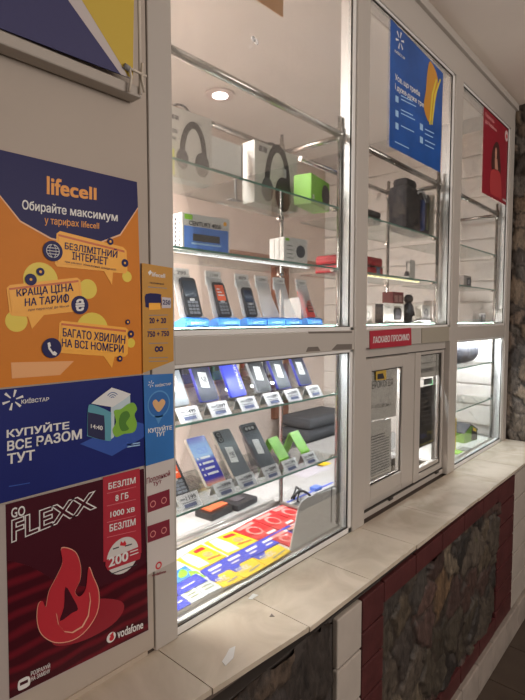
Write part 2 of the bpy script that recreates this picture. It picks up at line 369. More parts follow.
# ------------------------------------------------------------------ rubble stone walls
def voro(name, x0, x1, z0, z1, step, cell, palette, mk, seed, parent=None, amp=.018, mortar=(.035, .028, .024), low=None, dim=.72):
    rs = np.random.RandomState(seed)
    nx = int((x1-x0)/step)+1; nz = int((z1-z0)/step)+1
    X, Zc = np.meshgrid(np.linspace(x0, x1, nx), np.linspace(z0, z1, nz)); P = np.stack([X.ravel(), Zc.ravel()], 1)
    cx = int((x1-x0)/cell)+3; cz = int((z1-z0)/cell)+3
    S = np.array([[x0-cell+(i+.5)*cell+rs.uniform(-.46, .46)*cell, z0-cell+(j+.5)*cell+rs.uniform(-.46, .46)*cell] for i in range(cx) for j in range(cz)])
    wgt = rs.uniform(-.22, .28, len(S))*cell
    ph = rs.uniform(0, 6.28, (6, 2)); Wp = P.copy()
    for k, fr in enumerate((18, 31, 55, 90, 150, 230)):
        Wp[:, 0] += .12*cell/(k+1)*np.sin(P[:, 1]*fr+P[:, 0]*fr*.6+ph[k, 0]); Wp[:, 1] += .12*cell/(k+1)*np.sin(P[:, 0]*fr-P[:, 1]*fr*.5+ph[k, 1])
    D = np.sqrt(((Wp[:, None, :]-S[None])**2).sum(2))-wgt[None]
    idx = np.argsort(D, 1)[:, :2]; d1 = np.take_along_axis(D, idx[:, :1], 1)[:, 0]; d2 = np.take_along_axis(D, idx[:, 1:2], 1)[:, 0]
    e = np.clip((d2-d1)/.022, 0, 1); e = e*e*(3-2*e)
    tilt = rs.uniform(-.12, .12, (len(S), 2)); hh = rs.uniform(.4, 1, len(S)); i1 = idx[:, 0]
    rel = P-S[i1]
    h = amp*e*(hh[i1])+e*(rel*tilt[i1]).sum(1)
    for k, fr in enumerate((60, 110, 190, 330)):
        h += .0022/(k*.7+1)*e*np.sin(P[:, 0]*fr*1.1+P[:, 1]*fr*.8+ph[k, 0]*3+i1*1.7)*np.sin(P[:, 1]*fr*.9-P[:, 0]*fr*.4+ph[k, 1]*2+i1)
    pal = np.array([srgb(*c) for c in palette]); gm = pal.mean(1, keepdims=True); pal = (gm+(pal-gm)*.62)*dim; ci = rs.randint(0, len(pal), len(S)); cc = pal[ci]*rs.uniform(.75, 1.25, (len(S), 1))
    col = cc[i1]
    if low is not None:
        t = np.clip((low[0]-P[:, 1])/.25, 0, 1)[:, None]; col = col*(1-t*.8)+np.array(srgb(*low[1]))*t*.8
    col = col*e[:, None]+np.array(mortar)*(1-e[:, None])
    verts = [mk(P[i, 0], P[i, 1], h[i]) for i in range(len(P))]
    faces = [(j*nx+i, j*nx+i+1, (j+1)*nx+i+1, (j+1)*nx+i) for j in range(nz-1) for i in range(nx-1)]
    me = bpy.data.meshes.new(name); me.from_pydata(verts, [], faces); me.polygons.foreach_set('use_smooth', [True]*len(faces))
    at = me.color_attributes.new('stone', 'FLOAT_COLOR', 'POINT')
    at.data.foreach_set('color', np.concatenate([np.clip(col, 0, 1), np.ones((len(P), 1))], 1).ravel()); me.materials.append(STONE)
    o = bpy.data.objects.new(name, me); C.objects.link(o)
    if parent: o.parent = parent
    return o
def stonemat():
    m = bpy.data.materials.new('rubble stone'); m.use_nodes = True; N, L = nt(m); b = N['Principled BSDF']; b.inputs['Roughness'].default_value = .55
    tc = N.new('ShaderNodeTexCoord'); a = N.new('ShaderNodeAttribute'); a.attribute_name = 'stone'
    mp = N.new('ShaderNodeMapping'); mp.inputs['Scale'].default_value = (1.0, 1.0, .35); mp.inputs['Rotation'].default_value = (0, .5, 0)
    n = N.new('ShaderNodeTexNoise'); n.inputs['Scale'].default_value = 45; n.inputs['Detail'].default_value = 10; n.inputs['Roughness'].default_value = .7; n.inputs['Distortion'].default_value = .6
    r = N.new('ShaderNodeValToRGB'); r.color_ramp.elements[0].position = .33; r.color_ramp.elements[1].position = .68; r.color_ramp.elements[0].color = (.35, .33, .33, 1); r.color_ramp.elements[1].color = (1.7, 1.6, 1.5, 1)
    mx = N.new('ShaderNodeMix'); mx.data_type = 'RGBA'; mx.blend_type = 'MULTIPLY'; mx.inputs[0].default_value = 1
    L.new(tc.outputs['Object'], mp.inputs[0]); L.new(mp.outputs[0], n.inputs[0]); L.new(n.outputs['Fac'], r.inputs[0]); L.new(a.outputs['Color'], mx.inputs[6]); L.new(r.outputs[0], mx.inputs[7]); L.new(mx.outputs[2], b.inputs['Base Color'])
    bp = N.new('ShaderNodeBump'); bp.inputs['Strength'].default_value = .8; bp.inputs['Distance'].default_value = .006
    L.new(n.outputs['Fac'], bp.inputs['Height']); L.new(bp.outputs[0], b.inputs['Normal']); return m
STONE = stonemat()
wc = struct(G().box(-.9, 3.66, -.225, .05, FZ, .785).out('wall_counter', M('wall core', (.06, .05, .045), .9)))
MB_.parent = wc
PAL = [(98, 88, 76), (80, 72, 68), (112, 98, 76), (92, 66, 60), (78, 74, 70), (124, 94, 56), (88, 80, 66), (64, 60, 57), (102, 72, 64), (134, 120, 96)]
voro('rubble_panel', 1.462, 2.70, .08, .712, .008, .14, PAL, lambda x, z, h: (x, -.228-h, z), 5, wc, amp=.014)
voro('rubble_panel', -.3, 1.165, -.16, .785, .010, .16, [(92, 78, 70), (80, 72, 72), (106, 88, 72), (74, 66, 62), (96, 70, 56)], lambda x, z, h: (x, -.226-h*.7, z), 11, wc)
BRICKR = M('dark red brick', srgb(84, 42, 43), .45, bump=.2, bscale=40, var=.18, vscale=14)
BRICKW = M('white glazed brick', (.52, .47, .42), .4, bump=.15, bscale=30, var=.06, vscale=9)
def bricks(x0, x1, z0, z1, n, m, horiz=False, nm='brick_border', slope=0.0, y=-.243):
    g = G()
    for k in range(n):
        if horiz: g.box(x0+(x1-x0)*k/n+.003, x0+(x1-x0)*(k+1)/n-.003, y, -.224, z0, z1, .004)
        else: g.box(x0, x1, y, -.224, z0+(z1-z0)*k/n+.0035, z0+(z1-z0)*(k+1)/n-.0035, .004)
    return g.out(nm, m, wc)
bricks(1.328, 1.465, -.0, .784, 7, BRICKR); bricks(1.466, 2.70, .708, .784, 5, BRICKR, True); bricks(2.70, 2.985, -.0, .784, 7, BRICKR)
bricks(1.466, 2.70, -.0, .085, 5, BRICKR, True)
bricks(1.185, 1.322, .0, .784, 5, BRICKW, nm='white_brick_column'); bricks(2.992, 3.25, .0, .784, 5, BRICKW, nm='white_brick_column')
bricks(3.257, 3.66, .0, .784, 5, BRICKW, nm='white_brick_column')
PL = M('plinth tile', (.40, .35, .31), .5, var=.15, vscale=10)
g = G()
for k in range(16): g.box(.2+k*.22+.002, .2+(k+1)*.22-.002, -.262, -.22, FZ, -.002, .006)
struct(g.out('baseboard_counter', PL))
sw = struct(G().box(3.695, 3.9, -4.4, .06, FZ, CZ).out('wall_right', M('wall core', (.06, .05, .045), .9)))
voro('rubble_facing', -1.2, .0, FZ, CZ, .012, .12, [(104, 86, 70), (88, 78, 68), (120, 100, 76), (84, 70, 60), (98, 92, 86), (76, 66, 60)], lambda y, z, h: (3.692-h, y, z), 3, sw, dim=1.0, low=(1.25, (110, 104, 98)))

# ------------------------------------------------------------------ display racks
Z1, Z2, Z3, Z4, Z5, ZT, DK = 1.365, 1.12, 1.62, 1.84, 2.066, 2.335, .850
def rack(label, x0, x1, lower=True, led=None):
    r = thing('display_rack', label, 'shelf', (x0, .05, DK))
    def O(g, nm, m): o = g.out(nm, m, r); o.location = (-x0, -.05, -DK); return o
    for px in (x1,):
        O(G().tube((px, .05, DK), (px, .05, 2.40), .0085), 'front_post', CHROME)
        O(G().tube((px, .33, DK), (px, .33, 2.40), .0085), 'back_post', CHROME)
    O(G().tube((x0, .05, ZT), (x1, .05, ZT), .0125, 16), 'front_rail', CHROME)
    O(G().tube((x0, .33, ZT), (x1, .33, ZT), .0115, 16), 'back_rail', CHROME)
    O(G().tube((x1, .05, ZT-.01), (x1, .33, ZT-.01), .0115, 16), 'side_rail', CHROME)
    for py in (.05, .33):
        O(G().sphere((x1, py, ZT), .017, .017, .017).tube((x1, py, ZT-.03), (x1, py, ZT+.025), .013), 'connector', CHROME)
    for z in [Z5, Z4, Z3]+([Z1, Z2] if lower else []):
        if z != Z3:
            O(G().box(x0, x1+.002, .046, .325, z-.006, z), 'glass_shelf', SGLASS)
            O(G().box(x0, x1+.002, .0445, .0459, z-.006, z), 'shelf_edge', EDGE)
            for py in (.065, .33):
                O(G().tube((x1, py, z-.012), (x1, py, z-.001), .011).tube((x1-.025, py, z-.008), (x1, py, z-.008), .006), 'bracket', CHROME)
    # display floor at the height of the band
    O(G().box(x0, x1+.03, .077, .34, Z3-.010, Z3-.001), 'display_floor', PVCW)
    O(G().box(x0, x1+.01, .066, .335, Z3, Z3+.005), 'glass_sheet', SGLASS); O(G().box(x0, x1+.01, .0645, .0659, Z3, Z3+.005), 'shelf_edge', EDGE)
    if lower:
        O(G().box(x0, x1+.03, .063, .40, DK-.012, DK), 'deck', PVCW)
        O(G().tube((x0, .345, DK+.010), (x1, .345, DK+.010), .0095).tube((x0, .372, DK+.010), (x1, .372, DK+.010), .0075), 'deck_rail', STEEL)
        O(G().tube((x1, .05, DK+.012), (x1, .322, DK+.012), .0085), 'deck_rail', STEEL)
    if led:
        O(G().box(led[0], led[1], .055, .072, Z4-.0135, Z4-.0065), 'led_strip', M('led housing', (.8, .8, .78), .4))
    return r
rack('chrome and glass shelf rack full of phones in the left display window', .80, 1.625, True, (.80, 1.45))
rack('chrome and glass shelf rack above the two service sashes', 1.75, 2.552, False, (1.76, 2.36))
rack('chrome and glass shelf rack in the farthest window by the stone wall', 2.72, 3.515, True)


# ------------------------------------------------------------------ merchandise: phones on easels
LABELW = M('white sticker', (.66, .66, .65), .5)
ACR = glassmat('clear acrylic', (.93, .95, .96), .5)
def frosted():
    m = bpy.data.materials.new('frosted acrylic'); m.use_nodes = True; N, L = nt(m); b = N['Principled BSDF']; b.inputs['Base Color'].default_value = (.85, .87, .9, 1); b.inputs['Roughness'].default_value = .3
    t = N.new('ShaderNodeBsdfTransparent'); mx = N.new('ShaderNodeMixShader'); mx.inputs[0].default_value = .45; o = [n for n in N if n.type == 'OUTPUT_MATERIAL'][0]
    L.new(t.outputs[0], mx.inputs[1]); L.new(b.outputs[0], mx.inputs[2]); L.new(mx.outputs[0], o.inputs[0]); MATS['frosted acrylic'] = m; return m
frosted()
def box_round(g, x0, x1, y0, y1, z0, z1, r):
    """slab with rounded outline in the x-z plane"""
    pts = []
    for cx, cz, a in ((x1-r, z1-r, 0), (x0+r, z1-r, PI/2), (x0+r, z0+r, PI), (x1-r, z0+r, 1.5*PI)):
        for k in range(5): pts.append((cx+r*math.cos(a+k*PI/8), y0, cz+r*math.sin(a+k*PI/8)))
    return g.prism(pts, (0, y1-y0, 0))
def code_marks(par, x0, x1, z0, z1, y, m, n=9, seed=1):
    rs = random.Random(seed); g = G()
    for k in range(n):
        a = x0+(x1-x0)*k/n; g.box(a, a+(x1-x0)/n*rs.uniform(.3, .7), y, y+.0003, z0, z1)
    return g.out('barcode', m, par)
def price_tag(x, y, z, label, seed, group, w_=.078, marks='110 000'):
    t = thing('price_tag', label, 'price tag', (x, y, z), (0, 0, 0), group)
    g = G(); g.prism([(0, 0, 0), (0, .0015, .0), (0, .026, .036), (0, .0245, .038)], (w_, 0, 0)); g.prism([(0, .0265, .036), (0, .0275, .036), (0, .040, .0), (0, .038, .0)], (w_, 0, 0)); g.out('holder', CARDW, t)
    rs = random.Random(seed)
    sl = lambda u, v: (w_*(.12+.76*u), -.0012+.0245*(.12+.76*v)-.0006, .038*(.12+.76*v))
    f2 = lambda a, b_, c, d: (lambda u, v: sl(a+(b_-a)*u, c+(d-c)*v))
    text('price_print', str(rs.choice([4299, 5999, 3899, 7499, 2699, 1199])), f2(.35, .95, .62, .95), DARK, t)
    g = G()
    for (a, b_, c, d) in ((0, .3, .7, .85), (.05, .9, .42, .50)):
        g.prism([sl(a, c), sl(b_, c), sl(b_, d), sl(a, d)], (0, -.0003, 0))
    g.out('small_print', GREYI, t)
    g = G(); g.prism([sl(.12, .05), sl(.85, .05), sl(.85, .34), sl(.12, .34)], (0, -.0004, 0)); g.out('dark_strip', M('dark blue grey', (.10, .12, .22), .4), t)
    return t
def smartphone(x, y, z, label, body, back=None, w_=.072, h=.152, t_=.009, lean=27, yaw=0, kind='back', seed=0, name='smartphone', group=None):
    p = thing(name, label, 'phone', (x, y, z), (-math.radians(lean), 0, math.radians(yaw)), group)
    box_round(G(), 0, w_, 0, t_, 0, h, .008).out('body', body, p)
    box_round(G(), .002, w_-.002, -.0007, .0, .002, h-.002, .007).out('back_cover' if kind != 'screen' else 'glass_front', back or body, p)
    if kind == 'back':
        box_round(G(), .006, .030, -.0025, -.0007, h-.045, h-.007, .006).out('camera_module', M('camera module', (.03, .03, .035), .15), p)
        for k in range(2):
            g = G(); g.tube((.018, -.0032, h-.017-k*.018), (.018, -.0025, h-.017-k*.018), .0075, 16).out('camera_lens', GREYI, p)
            G().tube((.018, -.0036, h-.017-k*.018), (.018, -.0030, h-.017-k*.018), .005, 16).out('lens_glass', BLACK, p)
    if kind in ('back', 'sticker', 'slim'):
        if kind == 'slim': pass
        g = G(); g.prism([(.018, -.0009, h*.30), (.050, -.0009, h*.27), (.053, -.0009, h*.60), (.021, -.0009, h*.63)], (0, .0002, 0)); g.out('paper_sticker', LABELW, p)
        rs = random.Random(seed); g = G()
        for i in range(6):
            for j in range(6):
                if rs.random() < .55: g.box(.027+i*.0032, .0302+i*.0032, -.0013, -.001, h*.38+j*.0035, h*.38+.0035+j*.0035)
        g.out('sticker_print', GREYI, p)
    if kind == 'top_cameras':
        box_round(G(), .010, w_-.006, -.0020, -.0007, h-.030, h-.010, .008).out('camera_module', M('camera module', (.03, .03, .035), .15), p)
        for k in range(3): G().tube((.020+k*.016, -.003, h-.020), (.020+k*.016, -.0019, h-.020), .006, 14).out('camera_lens', GREYI, p)
        g = G(); g.prism([(.020, -.0009, h*.30), (.050, -.0009, h*.27), (.053, -.0009, h*.60), (.023, -.0009, h*.63)], (0, .0002, 0)); g.out('paper_sticker', LABELW, p)
    return p
GB = 'phones on the upper glass shelf of the lower left display'
DKBL = M('dark blue phone', (.012, .016, .036), .4); DKGR = M('charcoal phone', (.022, .025, .03), .4); GRY = M('silver grey phone', (.15, .165, .18), .35)
SLATE = M('slate phone', (.045, .055, .068), .4); COB = M('cobalt card', (.05, .07, .62), .35)
easelm = ACR
def easel(x, y, z, w_, label, group):
    e = thing('phone_easel', label, 'phone stand', (x, y, z), (0, 0, 0), group)
    G().prism([(0, .0, .028), (0, .003, .030), (0, .055, .0), (0, .050, .0)], (w_, 0, 0)).out('foot_plate', ACR, e)
    G().prism([(0, .018, .034), (0, .020, .033), (0, .105, .0), (0, .101, .0)], (w_, 0, 0)).prism([(0, .046, .02), (0, .048, .02), (0, .094, .115), (0, .092, .115)], (w_, 0, 0)).out('back_plate', ACR, e)
    G().prism([(0, -.006, .027), (0, -.006, .034), (0, -.004, .034), (0, -.004, .030), (0, .014, .030), (0, .014, .027)], (w_, 0, 0)).out('lip', ACR, e)
    return e
row1 = [(.852, GRY, None, 'sticker', 'pale silver grey phone half hidden by the left window jamb'),
        (.968, M('blue edge', (.05, .06, .40), .3), DKBL, 'sticker', 'dark navy phone back with white sticker and bright blue side edge, beside the cobalt card'),
        (1.092, COB, COB, 'card', 'cobalt blue phone blank standing between the dark phones'),
        (1.214, M('grey side', (.30, .31, .33), .3), DKGR, 'back', 'charcoal phone with pale edge right of the cobalt blue phone blank'),
        (1.322, M('blue edge', (.05, .06, .40), .3), SLATE, 'top_cameras', 'slate phone with a row of cameras across its top, second from the right'),
        (1.448, M('blue edge', (.05, .06, .40), .3), DKBL, 'back', 'dark blue phone at the right end of its shelf, by the bright window frame')]
tagl = ['at the left jamb under the silver grey phone', 'under the navy phone with the white sticker', 'under the cobalt blue phone blank', 'under the charcoal phone with pale edge', 'under the slate phone with a camera row', 'at the right end under the last dark blue phone']
for i, (x, b_, bk, kind, lab) in enumerate(row1):
    easel(x, .088, Z1+.0005, .07, 'clear easel holding the '+lab.split(',')[0].replace(' and bright blue side edge', '').replace(' half hidden by the left window jamb', ' by the left jamb').replace(' standing between the dark phones', '').replace(' right of the cobalt blue phone blank', ''), 'clear easels on the upper glass shelf')
    if kind == 'card':
        p = smartphone(x, .092, Z1+.040, lab, b_, bk, .070, .118, lean=27, kind='plain', group=GB)
        text('vertical_lettering', 'HUAWEI', lambda u, v: (.050+.012*(1-v), -.001, .108-.085*u), WINK, p, .02)
    else:
        smartphone(x, .092, Z1+.040, lab, b_, bk, .072, .150, lean=27, kind=kind, seed=i, group=GB)
    price_tag(x+.004, .050, Z1+.0005, 'white price tag '+tagl[i], i, 'price tags on the upper glass shelf')
# second row, larger
GC = 'phones on the lower glass shelf'
# keypad phone
def keypad_phone(x, y, z, label, w_=.056, h=.118, lean=27, orange=True, yaw=0, cat='phone', group=None, scr=None):
    p = thing('keypad_phone', label, cat, (x, y, z), (-math.radians(lean), 0, math.radians(yaw)), group)
    box_round(G(), 0, w_, 0, .013, 0, h, .010).out('body', M('black phone body', (.03, .032, .04), .3), p)
    box_round(G(), .006, w_-.006, -.0006, .0, h*.50, h-.010, .003).out('screen', scr or M('grey phone screen', (.06, .075, .10), .12), p)
    if orange:
        box_round(G(), .009, w_-.009, -.0012, -.0006, h*.46, h*.92, .002).out('screen_sticker', M('orange sticker', srgb(235, 95, 50), .5), p)
        g = G()
        for k in range(3): g.box(.014, w_-.014-.006*k, -.0016, -.0012, h*.60+k*.010, h*.60+k*.010+.004)
        g.out('sticker_print', WINK, p)
    km = M('phone key', (.20, .22, .26), .4)
    gk = G(); kw = (w_-.016)/3
    for r_ in range(4):
        for c_ in range(3): gk.box(.008+c_*kw+.001, .008+(c_+1)*kw-.001, -.0014, .0, .008+r_*.0105, .008+r_*.0105+.0078, .0008)
    gk.out('keypad', km, p)
    g = G(); box_round(g, w_*.35, w_*.65, -.0018, 0, h*.40, h*.465, .003).out('navigation_key', SILVER, p)
    return p
keypad_phone(.850, .088, Z2+.028, 'black keypad phone with orange sticker beside the left jamb on the lower glass shelf', .072, .115, lean=38, group=GC)
def screen_mat():
    m = bpy.data.materials.new('phone dummy screen'); m.use_nodes = True; N, L = nt(m); b = N['Principled BSDF']; b.inputs['Roughness'].default_value = .15
    tc = N.new('ShaderNodeTexCoord'); sp = N.new('ShaderNodeSeparateXYZ'); n = N.new('ShaderNodeTexNoise'); n.inputs['Scale'].default_value = 30
    r = N.new('ShaderNodeValToRGB'); r.color_ramp.elements[0].color = (*srgb(240, 170, 120), 1); r.color_ramp.elements[1].color = (*srgb(120, 120, 190), 1)
    for ps, c in ((.14, (60, 60, 160)), (.5, (80, 85, 190)), (.62, (170, 200, 240)), (.85, (150, 180, 230))):
        e = r.color_ramp.elements.new(ps); e.color = (*srgb(*c), 1)
    mt = N.new('ShaderNodeMath'); mt.operation = 'DIVIDE'; mt.inputs[1].default_value = .16
    L.new(tc.outputs['Object'], sp.inputs[0]); L.new(sp.outputs['Z'], mt.inputs[0]); L.new(mt.outputs[0], r.inputs[0]); L.new(r.outputs[0], b.inputs['Base Color']); return m
SCR = screen_mat()
p = smartphone(.985, .088, Z2+.028, 'smartphone showing a pale blue and violet printed screen on the lower glass shelf', M('pale phone side', (.55, .5, .45), .3), SCR, .080, .165, lean=38, yaw=0, kind='screen', group=GC)
text('screen_heading', 'C53', boxmap(.020, .060, .105, .125, -.0012), M('screen print', srgb(120, 150, 220), .4), p)
g = G()
for k in range(4): g.box(.022, .066-.005*(k % 2), -.0013, -.0008, .034+k*.018, .041+k*.018).box(.008, .015, -.0013, -.0008, .034+k*.018, .041+k*.018)
g.out('screen_text', WINK, p)
smartphone(1.100, .090, Z2+.028, 'silver grey phone back with two large cameras beside the one with the printed screen', M('pale phone side', (.55, .5, .45), .3), M('steel grey phone', (.13, .145, .16), .35), .080, .168, lean=38, yaw=0, kind='back', seed=11, group=GC)
smartphone(1.228, .092, Z2+.030, 'dark slate phone with a camera row, left of the green card holders', M('dark side', (.1, .1, .12), .3), SLATE, .078, .165, lean=37, yaw=0, kind='top_cameras', seed=12, group=GC)
for x, lab in ((.862, 'holding the keypad phone with orange sticker'), (1.004, 'behind the phone with the printed screen'), (1.112, 'behind the silver grey phone with two large cameras'), (1.242, 'behind the dark slate phone on the lower glass shelf')):
    easel(x, .100, Z2+.0005, .062, 'clear acrylic easel '+lab, 'clear easels on the lower glass shelf')
LIME = M('lime green card', srgb(125, 195, 45), .5, var=.12, vscale=40)
for x, lab, w_ in ((1.338, 'folded lime green card tent, left one of the pair', .060), (1.462, 'folded lime green card tent, right one by the window frame', .062)):
    c_ = thing('card_tent', lab, 'card holder', (x, .10, Z2+.001), (0, 0, math.radians(6)), 'green card tents on the lower glass shelf')
    G().prism([(0, 0, .03), (0, .0015, .03), (0, .055, .098), (0, .052, .100)], (w_, 0, 0)).out('front_panel', LIME, c_)
    G().prism([(0, .052, .100), (0, .055, .098), (0, .100, .0), (0, .097, .0)], (w_, 0, 0)).out('rear_panel', LIME, c_)
    G().prism([(0, .0, .0), (0, .002, .0), (0, .002, .032), (0, 0, .032)], (w_, 0, 0)).out('foot', LIME, c_)
    G().prism([(.006, .0200, .0560), (w_-.006, .0200, .0560), (w_-.006, .0410, .084), (.006, .0410, .084)], (0, -.0008, .0003)).out('printed_panel', M('leaf green print', srgb(120, 195, 45), .5), c_)
t2 = [(.854, 'under the keypad phone with orange sticker'), (.993, 'under the phone with the printed screen'), (1.090, 'under the silver grey phone with two large cameras'), (1.210, 'under the dark slate phone on the lower glass shelf'), (1.312, 'in front of the left lime green card tent'), (1.427, 'in front of the right lime green card tent')]
for i, (x, lab) in enumerate(t2): price_tag(x, .050, Z2+.0005, 'white price tag '+lab, 20+i, 'price tags on the lower glass shelf')

# ------------------------------------------------------------------ upper display: keypad phones on blue-footed stands
S3 = Z3+.0052
stand_lab = ['holding the black keypad phone nearest the left jamb', 'holding the keypad phone with the orange screen sticker', 'holding the small keypad phone in the middle', 'empty, left one of the two empty stands', 'empty, right one of the two empty stands', 'holding the red packaged phone at the right end']
BLUEST = M('blue stand foot', srgb(58, 128, 208), .4)
for i, x in enumerate((.892, 1.018, 1.144, 1.240, 1.332, 1.462)):
    s_ = thing('phone_stand', 'clear acrylic stand with blue foot '+stand_lab[i], 'phone stand', (x, .072, S3), (0, 0, 0), 'blue footed phone stands in the upper left window')
    G().prism([(0, -.002, 0), (0, .070, .0), (0, .070, .006), (0, .012, .028), (0, -.002, .022)], (.088, 0, 0)).out('foot', BLUEST, s_)
    text('foot_lettering', 'КИЇВСТАР', boxmap(.020, .075, .008, .018, -.0024), M('pale blue print', srgb(160, 200, 240), .5), s_)
    g = G()
    g.prism([(.0, .020, .03), (.088, .020, .03), (.074, .045, .10), (.062, .058, .165), (.0, .058, .165)], (0, .002, 0))
    g.out('back_plate', MATS['frosted acrylic'], s_)
    G().box(.0, .062, .0545, .0565, .125, .168).out('price_card', LABELW, s_)
    text('price_print', ['799', '1199', '899', '2099', '1549', '999'][i], boxmap(.018, .050, .150, .160, .0540), GREYI, s_)
    g = G(); g.box(.005, .057, .0540, .0545, .131, .134).box(.005, .05, .0540, .0545, .138, .1405); g.out('small_print', GREYI, s_)
GT = 'keypad phones in the upper left window'
keypad_phone(.912, .082, S3+.030, 'black keypad phone with a blank grey screen nearest the left jamb', .056, .118, 18, False, group=GT)
keypad_phone(1.037, .084, S3+.030, 'keypad phone with an orange screen sticker on a blue footed stand', .052, .112, 20, True, group=GT)
keypad_phone(1.160, .084, S3+.030, 'small dark blue keypad phone in the middle of the upper row', .048, .100, 18, False, group=GT, scr=M('dark blue screen', (.035, .055, .10), .1))
p = thing('packaged_phone', 'red phone in a narrow red and clear pack at the right end of the row', 'phone', (1.488, .090, S3+.030), (-math.radians(22), 0, 0))
box_round(G(), 0, .048, 0, .014, 0, .12, .004).out('pack', M('red pack', srgb(225, 60, 60), .35), p)
box_round(G(), .012, .044, -.001, .0, .02, .10, .003).out('phone_face', M('dark red face', srgb(110, 45, 45), .3), p)
g = G()
for k in range(4): g.box(.015, .041, -.0016, -.001, .026+k*.011, .032+k*.011)
g.out('keypad', M('rose key', srgb(190, 110, 100), .4), p)

# ------------------------------------------------------------------ boxes
def carton(name, label, cat, x, y, z, w_, d, h, m, yaw=0, group=None, side=None):
    b_ = thing(name, label, cat, (x, y, z), (0, 0, math.radians(yaw)), group)
    G().box(0, w_, 0, d, 0, h, .0012).out('carton', m, b_)
    return b_
WB = M('white carton', (.68, .68, .67), .45); OFFW = M('off white carton', (.62, .60, .57), .5)
HBLK = M('headphone black', (.022, .022, .026), .35); HGRY = M('headphone grey', (.09, .085, .10), .5)
def headphones_print(b_, cx, cz, r, tilt, big):
    """headphone picture raised a little on the carton front"""
    def R(x, z): return (cx+x*math.cos(tilt)-z*math.sin(tilt), cz+x*math.sin(tilt)+z*math.cos(tilt))
    arc = [R(.66*r*math.cos(a), r*1.30*math.sin(a)) for a in [PI*k/20 for k in range(21)]]; inn = [R(.42*r*math.cos(a), r*1.02*math.sin(a)) for a in [PI*k/20 for k in range(21)]][::-1]
    lp('printed_headband', arc+inn, -.0012, HBLK, b_, .0012)
    for sx, rr in ((-.52, .34), (.30, .50) if big else (.45, .42)):
        c_ = R(sx*r, -.30*r); n = 24
        lp('printed_ear_cup', [(c_[0]+rr*.85*r*math.cos(2*PI*k/n), c_[1]+rr*1.15*r*math.sin(2*PI*k/n)) for k in range(n)], -.0022 if sx > 0 else -.0017, HBLK if sx > 0 else HGRY, b_, .0008)
    c_ = R((.36 if big else .48)*r, -.30*r); rr = .3
    lp('printed_ear_cap', [(c_[0]+rr*.85*r*math.cos(2*PI*k/24), c_[1]+rr*1.15*r*math.sin(2*PI*k/24)) for k in range(24)], -.0028, M('ear cap', (.09, .09, .10), .25), b_, .0006)
def badges(b_, x0, z1, s_=.012, n=2, y=-.0008):
    g = G()
    for k in range(n): g.box(x0+k*s_*1.25, x0+k*s_*1.25+s_, y, 0, z1-s_, z1)
    g.out('printed_badges', HGRY, b_)
b_ = carton('headphone_box', 'white headphone box at the left end of the top glass shelf', 'box', .925, .195, Z5+.001, .175, .05, .205, OFFW, -4, 'headphone boxes on the top glass shelf')
badges(b_, .022, .180); headphones_print(b_, .102, .080, .076, -.05, False)
g = G(); g.b and g.path([(.055+.030*math.cos(a)+.018, .02, .205+.020*math.sin(a)) for a in [PI*k/12 for k in range(13)]], .0035); g.out('carry_handle', HBLK, b_)
lp('small_print', rect(.022, .045, .128, .140), -.0008, GREYI, b_); lp('small_print', rect(.024, .040, .108, .118), -.0008, GREYI, b_)
text('lettering', 'Play', boxmap(.118, .138, .172, .182, -.0009), GREYI, b_)
tag(G().box(.90, .945, .175, .178, Z5+.001, Z5+.075, .001).out('yellow_tag', M('yellow green tag', srgb(225, 225, 120), .5)), 'small yellow tag leaning on the left headphone box', 'tag')
b_ = carton('headphone_box', 'large off white headphone box with big black headphones in the middle of the shelf', 'box', 1.345, .225, Z5+.001, .25, .06, .218, OFFW, 0, 'headphone boxes on the top glass shelf')
badges(b_, .022, .205, .020); headphones_print(b_, .128, .088, .112, -.03, True)
text('script_lettering', 'Compatible', boxmap(.028, .215, .142, .168, -.0009), M('pale grey ink', (.50, .48, .47), .5), b_, 0)
g = G(); g.path([(.118+.030*math.cos(a), .02, .218+.020*math.sin(a)) for a in [PI*k/12 for k in range(13)]], .0045); g.out('carry_handle', HBLK, b_)
lp('silver_hinge', rect(.163, .176, .118, .150), -.003, SILVER, b_)
LG = M('lime carton', srgb(120, 185, 40), .4)
b_ = carton('headset_box', 'bright lime green headset box at the right end of the top shelf', 'box', 1.495, .085, Z5+.001, .175, .07, .108, LG, 12)
lp('printed_headset', ringpts(.135, .055, .0, .038, 0, 2*PI), -.0012, HBLK, b_, .001)
lp('headset_pad', ringpts(.142, .048, .0, .024, 0, 2*PI), -.0020, HGRY, b_, .0006)
text('lettering', 'S', boxmap(.012, .026, .020, .034, -.0009), WINK, b_)
# white sign hanging from the ceiling inside
sg = thing('hanging_panel', 'blank white panel with a dark lower edge between the two headphone boxes', 'panel', (1.16, .262, Z5+.001))
G().box(0, .155, 0, .008, .088, .195, .001).out('board', WHITE, sg); G().box(0, .162, -.002, .009, .080, .088).box(.155, .162, -.002, .009, .08, .198).out('dark_edge', GREYI, sg); G().tube((.13, .004, 0), (.13, .004, .08), .004).box(.10, .16, -.01, .02, 0, .003).out('foot', GREYI, sg)
